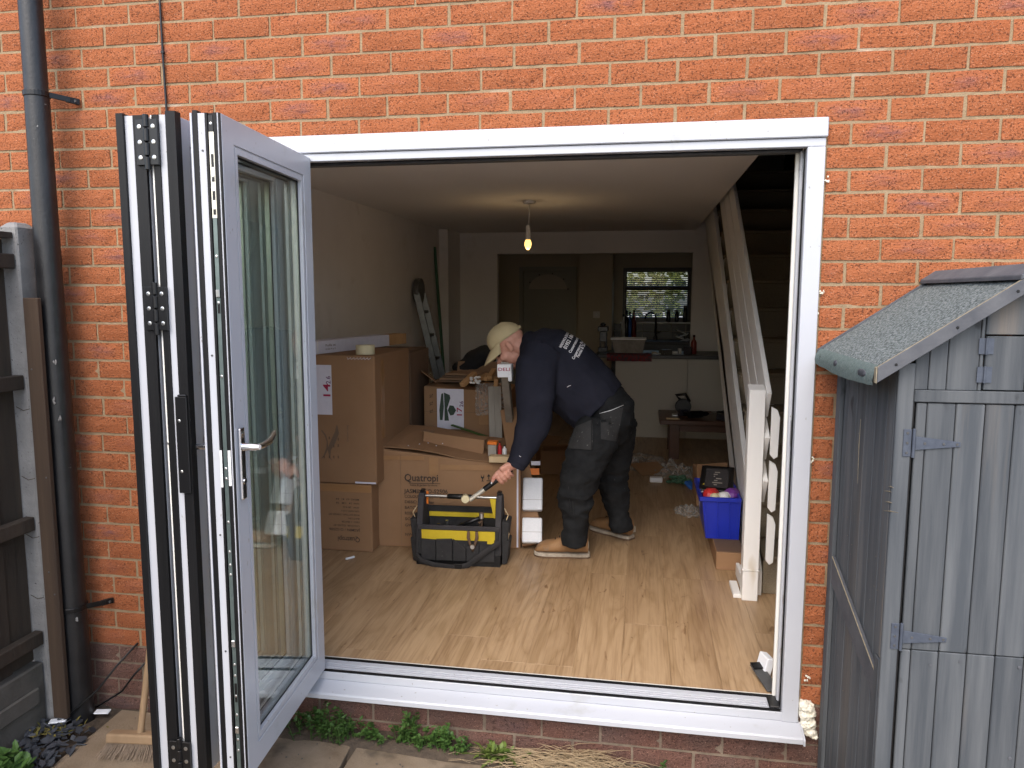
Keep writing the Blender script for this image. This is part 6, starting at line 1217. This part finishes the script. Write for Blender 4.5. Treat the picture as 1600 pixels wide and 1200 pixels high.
# --- head, neck and hands (skin)
HC = P(794, 537, 1.62); hf = Vector((-.73, 0, -.68)).normalized(); hu = Vector((-.68, 0, .73)).normalized(); hl_ = hu.cross(hf)
HM = Matrix((hf, hl_, hu)).transposed().to_4x4(); HM.translation = HC
k = MB(HM)
def hb(c, r, **kw): k.ball(c, r, 16, 12)
hb((-.012, 0, .018), (.100, .076, .088)); hb((.035, 0, -.052), (.058, .058, .072)); hb((.066, 0, -.112), (.028, .030, .024)); hb((.020, .0, -.085), (.058, .056, .045)); hb((.109, 0, -.045), (.020, .0125, .016)); hb((.094, 0, -.022), (.016, .011, .026)); hb((.086, 0, .002), (.016, .046, .012))
for s2 in (-1, 1):
    hb((.060, s2*.038, -.045), (.030, .024, .026)); hb((-.010, s2*.080, -.022), (.018, .012, .032)); hb((-.002, s2*.080, -.042), (.011, .010, .014)); hb((.100, s2*.011, -.050), (.010, .008, .009))
hb((.090, 0, -.077), (.012, .024, .008)); hb((.086, 0, -.090), (.012, .021, .008))
k.tube([(-.03, 0, -.02), (-.05, 0, -.09), (-.075, 0, -.15)], [(.062, .062), (.060, .058), (.07, .07)], 16)
head, hbv = solid(k, 'body', 'skin', .0042, 3, parent=man)
for s2 in (-1, 1):
    q = MB(HM); q.ball((.0835, s2*.031, -.0175), (.010, .011, .006), 8, 6); q.build('eye', 'eye_dark', man, smooth=True)
    q = MB(HM); q.ball((.086, s2*.033, -.006), (.010, .017, .004), 8, 6); q.build('eyebrow', 'hair', man, smooth=True)
# cap: six-panel crown, band, curved peak
q = MB(HM); n, kk = 28, 10; rx, ry, rz = .112, .089, .112
for i in range(kk+1):
    a = (math.pi/2)*i/kk
    for j in range(n):
        g = 2*math.pi*j/n; seam = 1-.012*(abs(math.cos(3*g))**14); lo = .030+.014*math.cos(g)*(1-i/kk)
        q.v.append(HM @ Vector((-.008+rx*math.cos(a)**.85*math.cos(g)*seam, ry*math.cos(a)**.85*math.sin(g)*seam, lo-.004+rz*.9*math.sin(a)**1.05+.004*noise.noise((g*2, a*3, 1)))))
q.f = [(i*n+j, i*n+(j+1) % n, (i+1)*n+(j+1) % n, (i+1)*n+j) for i in range(kk) for j in range(n)]
cap_ = q.build('cap', 'cap_cloth', man, smooth=True); sf = cap_.modifiers.new('t', 'SOLIDIFY'); sf.thickness = .003
q = MB(HM); n = 16; kk = 8
for i in range(kk+1):
    t_ = i/kk
    for j in range(n+1):
        g = R(-78+156*j/n); wx = (rx-.002)*math.cos(g)-.008; wy = (ry-.001)*math.sin(g); ext = .092*t_*math.cos(g)**.55 if abs(g) < R(80) else 0
        x = wx+ext; y = wy*(1-.10*t_); z = .040-.10*t_**1.25*(.40+.0)-.9*y*y*3.2*(.25+.75*t_); q.v.append(HM @ Vector((x, y, z)))
q.f = [(i*(n+1)+j, (i+1)*(n+1)+j, (i+1)*(n+1)+j+1, i*(n+1)+j+1) for i in range(kk) for j in range(n)]
pk = q.build('peak', 'cap_cloth', cap_, smooth=True); sf = pk.modifiers.new('t', 'SOLIDIFY'); sf.thickness = .004
q = MB(HM); q.ball((-.008, 0, .128), (.007, .007, .004), 8, 6); q.build('cap_button', 'cap_cloth', cap_, smooth=True)
MB(HM).box(-.124, -.1, -.018, .018, .018, .034).build('cap_strap', 'cap_cloth', cap_, .002)
# --- left hand closed on the hammer
hy = 1.285; G0, G1 = P(797, 735, hy), P(733, 782, hy-.03); ga = (G1-G0).normalized(); gc = P(788, 742, hy); n2 = (Vector((0, -1, 0))-ga*ga.dot(Vector((0, -1, 0)))).normalized(); n1 = n2.cross(ga).normalized()
if n1.z < 0: n1 = -n1
def ring_pt(s, ang, r_): return gc+ga*s+n1*(r_*math.cos(ang))+n2*(r_*math.sin(ang))
hd_ = MB(); wr = P(806, 724, 1.298)
kn = [ring_pt(s, R(38), .037) for s in (-.036, -.013, .011, .034)]
hd_.tube([wr+(wr-gc).normalized()*.03, wr, wr.lerp(gc, .5)+n1*.012+n2*.006, gc+n1*.024+n2*.012], [(.030, .026), (.032, .027), (.042, .025), (.043, .017)], 14, side=ga)
for i, (s0, ln, rr) in enumerate(((.034, 1.0, .0100), (.011, 1.08, .0104), (-.013, 1.0, .0100), (-.036, .86, .0088))):
    rg = .0295; a_ = [R(x) for x in (40, 85, 125, 165, 200, 232)]
    hd_.tube([ring_pt(s0, a, rg+(.004 if j == 1 else 0)) for j, a in enumerate(a_)], [rr*1.08, rr*1.1, rr, rr*.98, rr*.9, rr*.7], 10)
hd_.tube([gc+ga*-.005+n1*.030+n2*.004, gc+ga*.028+n1*.030+n2*.012, gc+ga*.052+n1*.022+n2*.020, gc+ga*.076+n1*.010+n2*.023], [.015, .0135, .0118, .0085], 10)
hand, _ = solid(hd_, 'left_hand', 'skin', .0032, 3, parent=man)
nl = MB(); nl.ball(gc+ga*.078+n1*.008+n2*.0305, (.005, .002, .006), 6, 5); nl.build('thumb_nail', 'polystyrene', hand, smooth=True)
# right hand resting low beside the carton, mostly hidden
rh = MB(); c = P(818, 698, 1.69); rh.tube([P(824, 688, 1.705), c, c+Vector((-.02, -.01, -.05))], [(.028, .022), (.040, .018), (.042, .014)], 12, side=side)
for i in range(4): b0 = c+Vector((-.022+.006*i, -.030+.02*i, -.05)); rh.tube([b0, b0+Vector((-.008, 0, -.035)), b0+Vector((.004, 0, -.062))], [.009, .0085, .006], 8)
rh.tube([c+Vector((.0, -.035, -.015)), c+Vector((-.012, -.052, -.04)), c+Vector((-.014, -.05, -.064))], [.012, .010, .007], 8)
solid(rh, 'right_hand', 'skin', .004, 3, parent=man)
# the hammer he holds
hm = thing('mallet', 'cream-headed mallet with black grip held over the tool bag', 'mallet', G1)
gs = (P(757, 765, hy-.02)-G0).length
MB().tube([G0-ga*.012, G0, G0+ga*gs*.6, G0+ga*gs], [(.010, .014), (.0135, .016), (.013, .015), (.0125, .0145)], 12, side=(0, 1, 0)).build('grip', 'black_plastic', hm, smooth='auto')
MB().tube([G0+ga*(gs+.0005), G0+ga*(gs+.05), G1-ga*.004], [.0125, .0115, .0125], 12).build('shaft', 'steel_cream', hm, smooth='auto')
hc = P(727, 779, hy-.035); hx = Vector((.25, -1, .1)).normalized()
MB().lathe([(.020, -.012), (.0225, -.010), (.0225, .026), (.020, .029), (.008, .0295), (.008, .027)], hc, 18, hx).build('striking_face', 'tape_cream', hm, smooth='auto'); MB().lathe([(.016, -.075), (.017, -.07), (.015, -.012)], hc, 14, hx).build('head_core', 'steel', hm, smooth='auto')
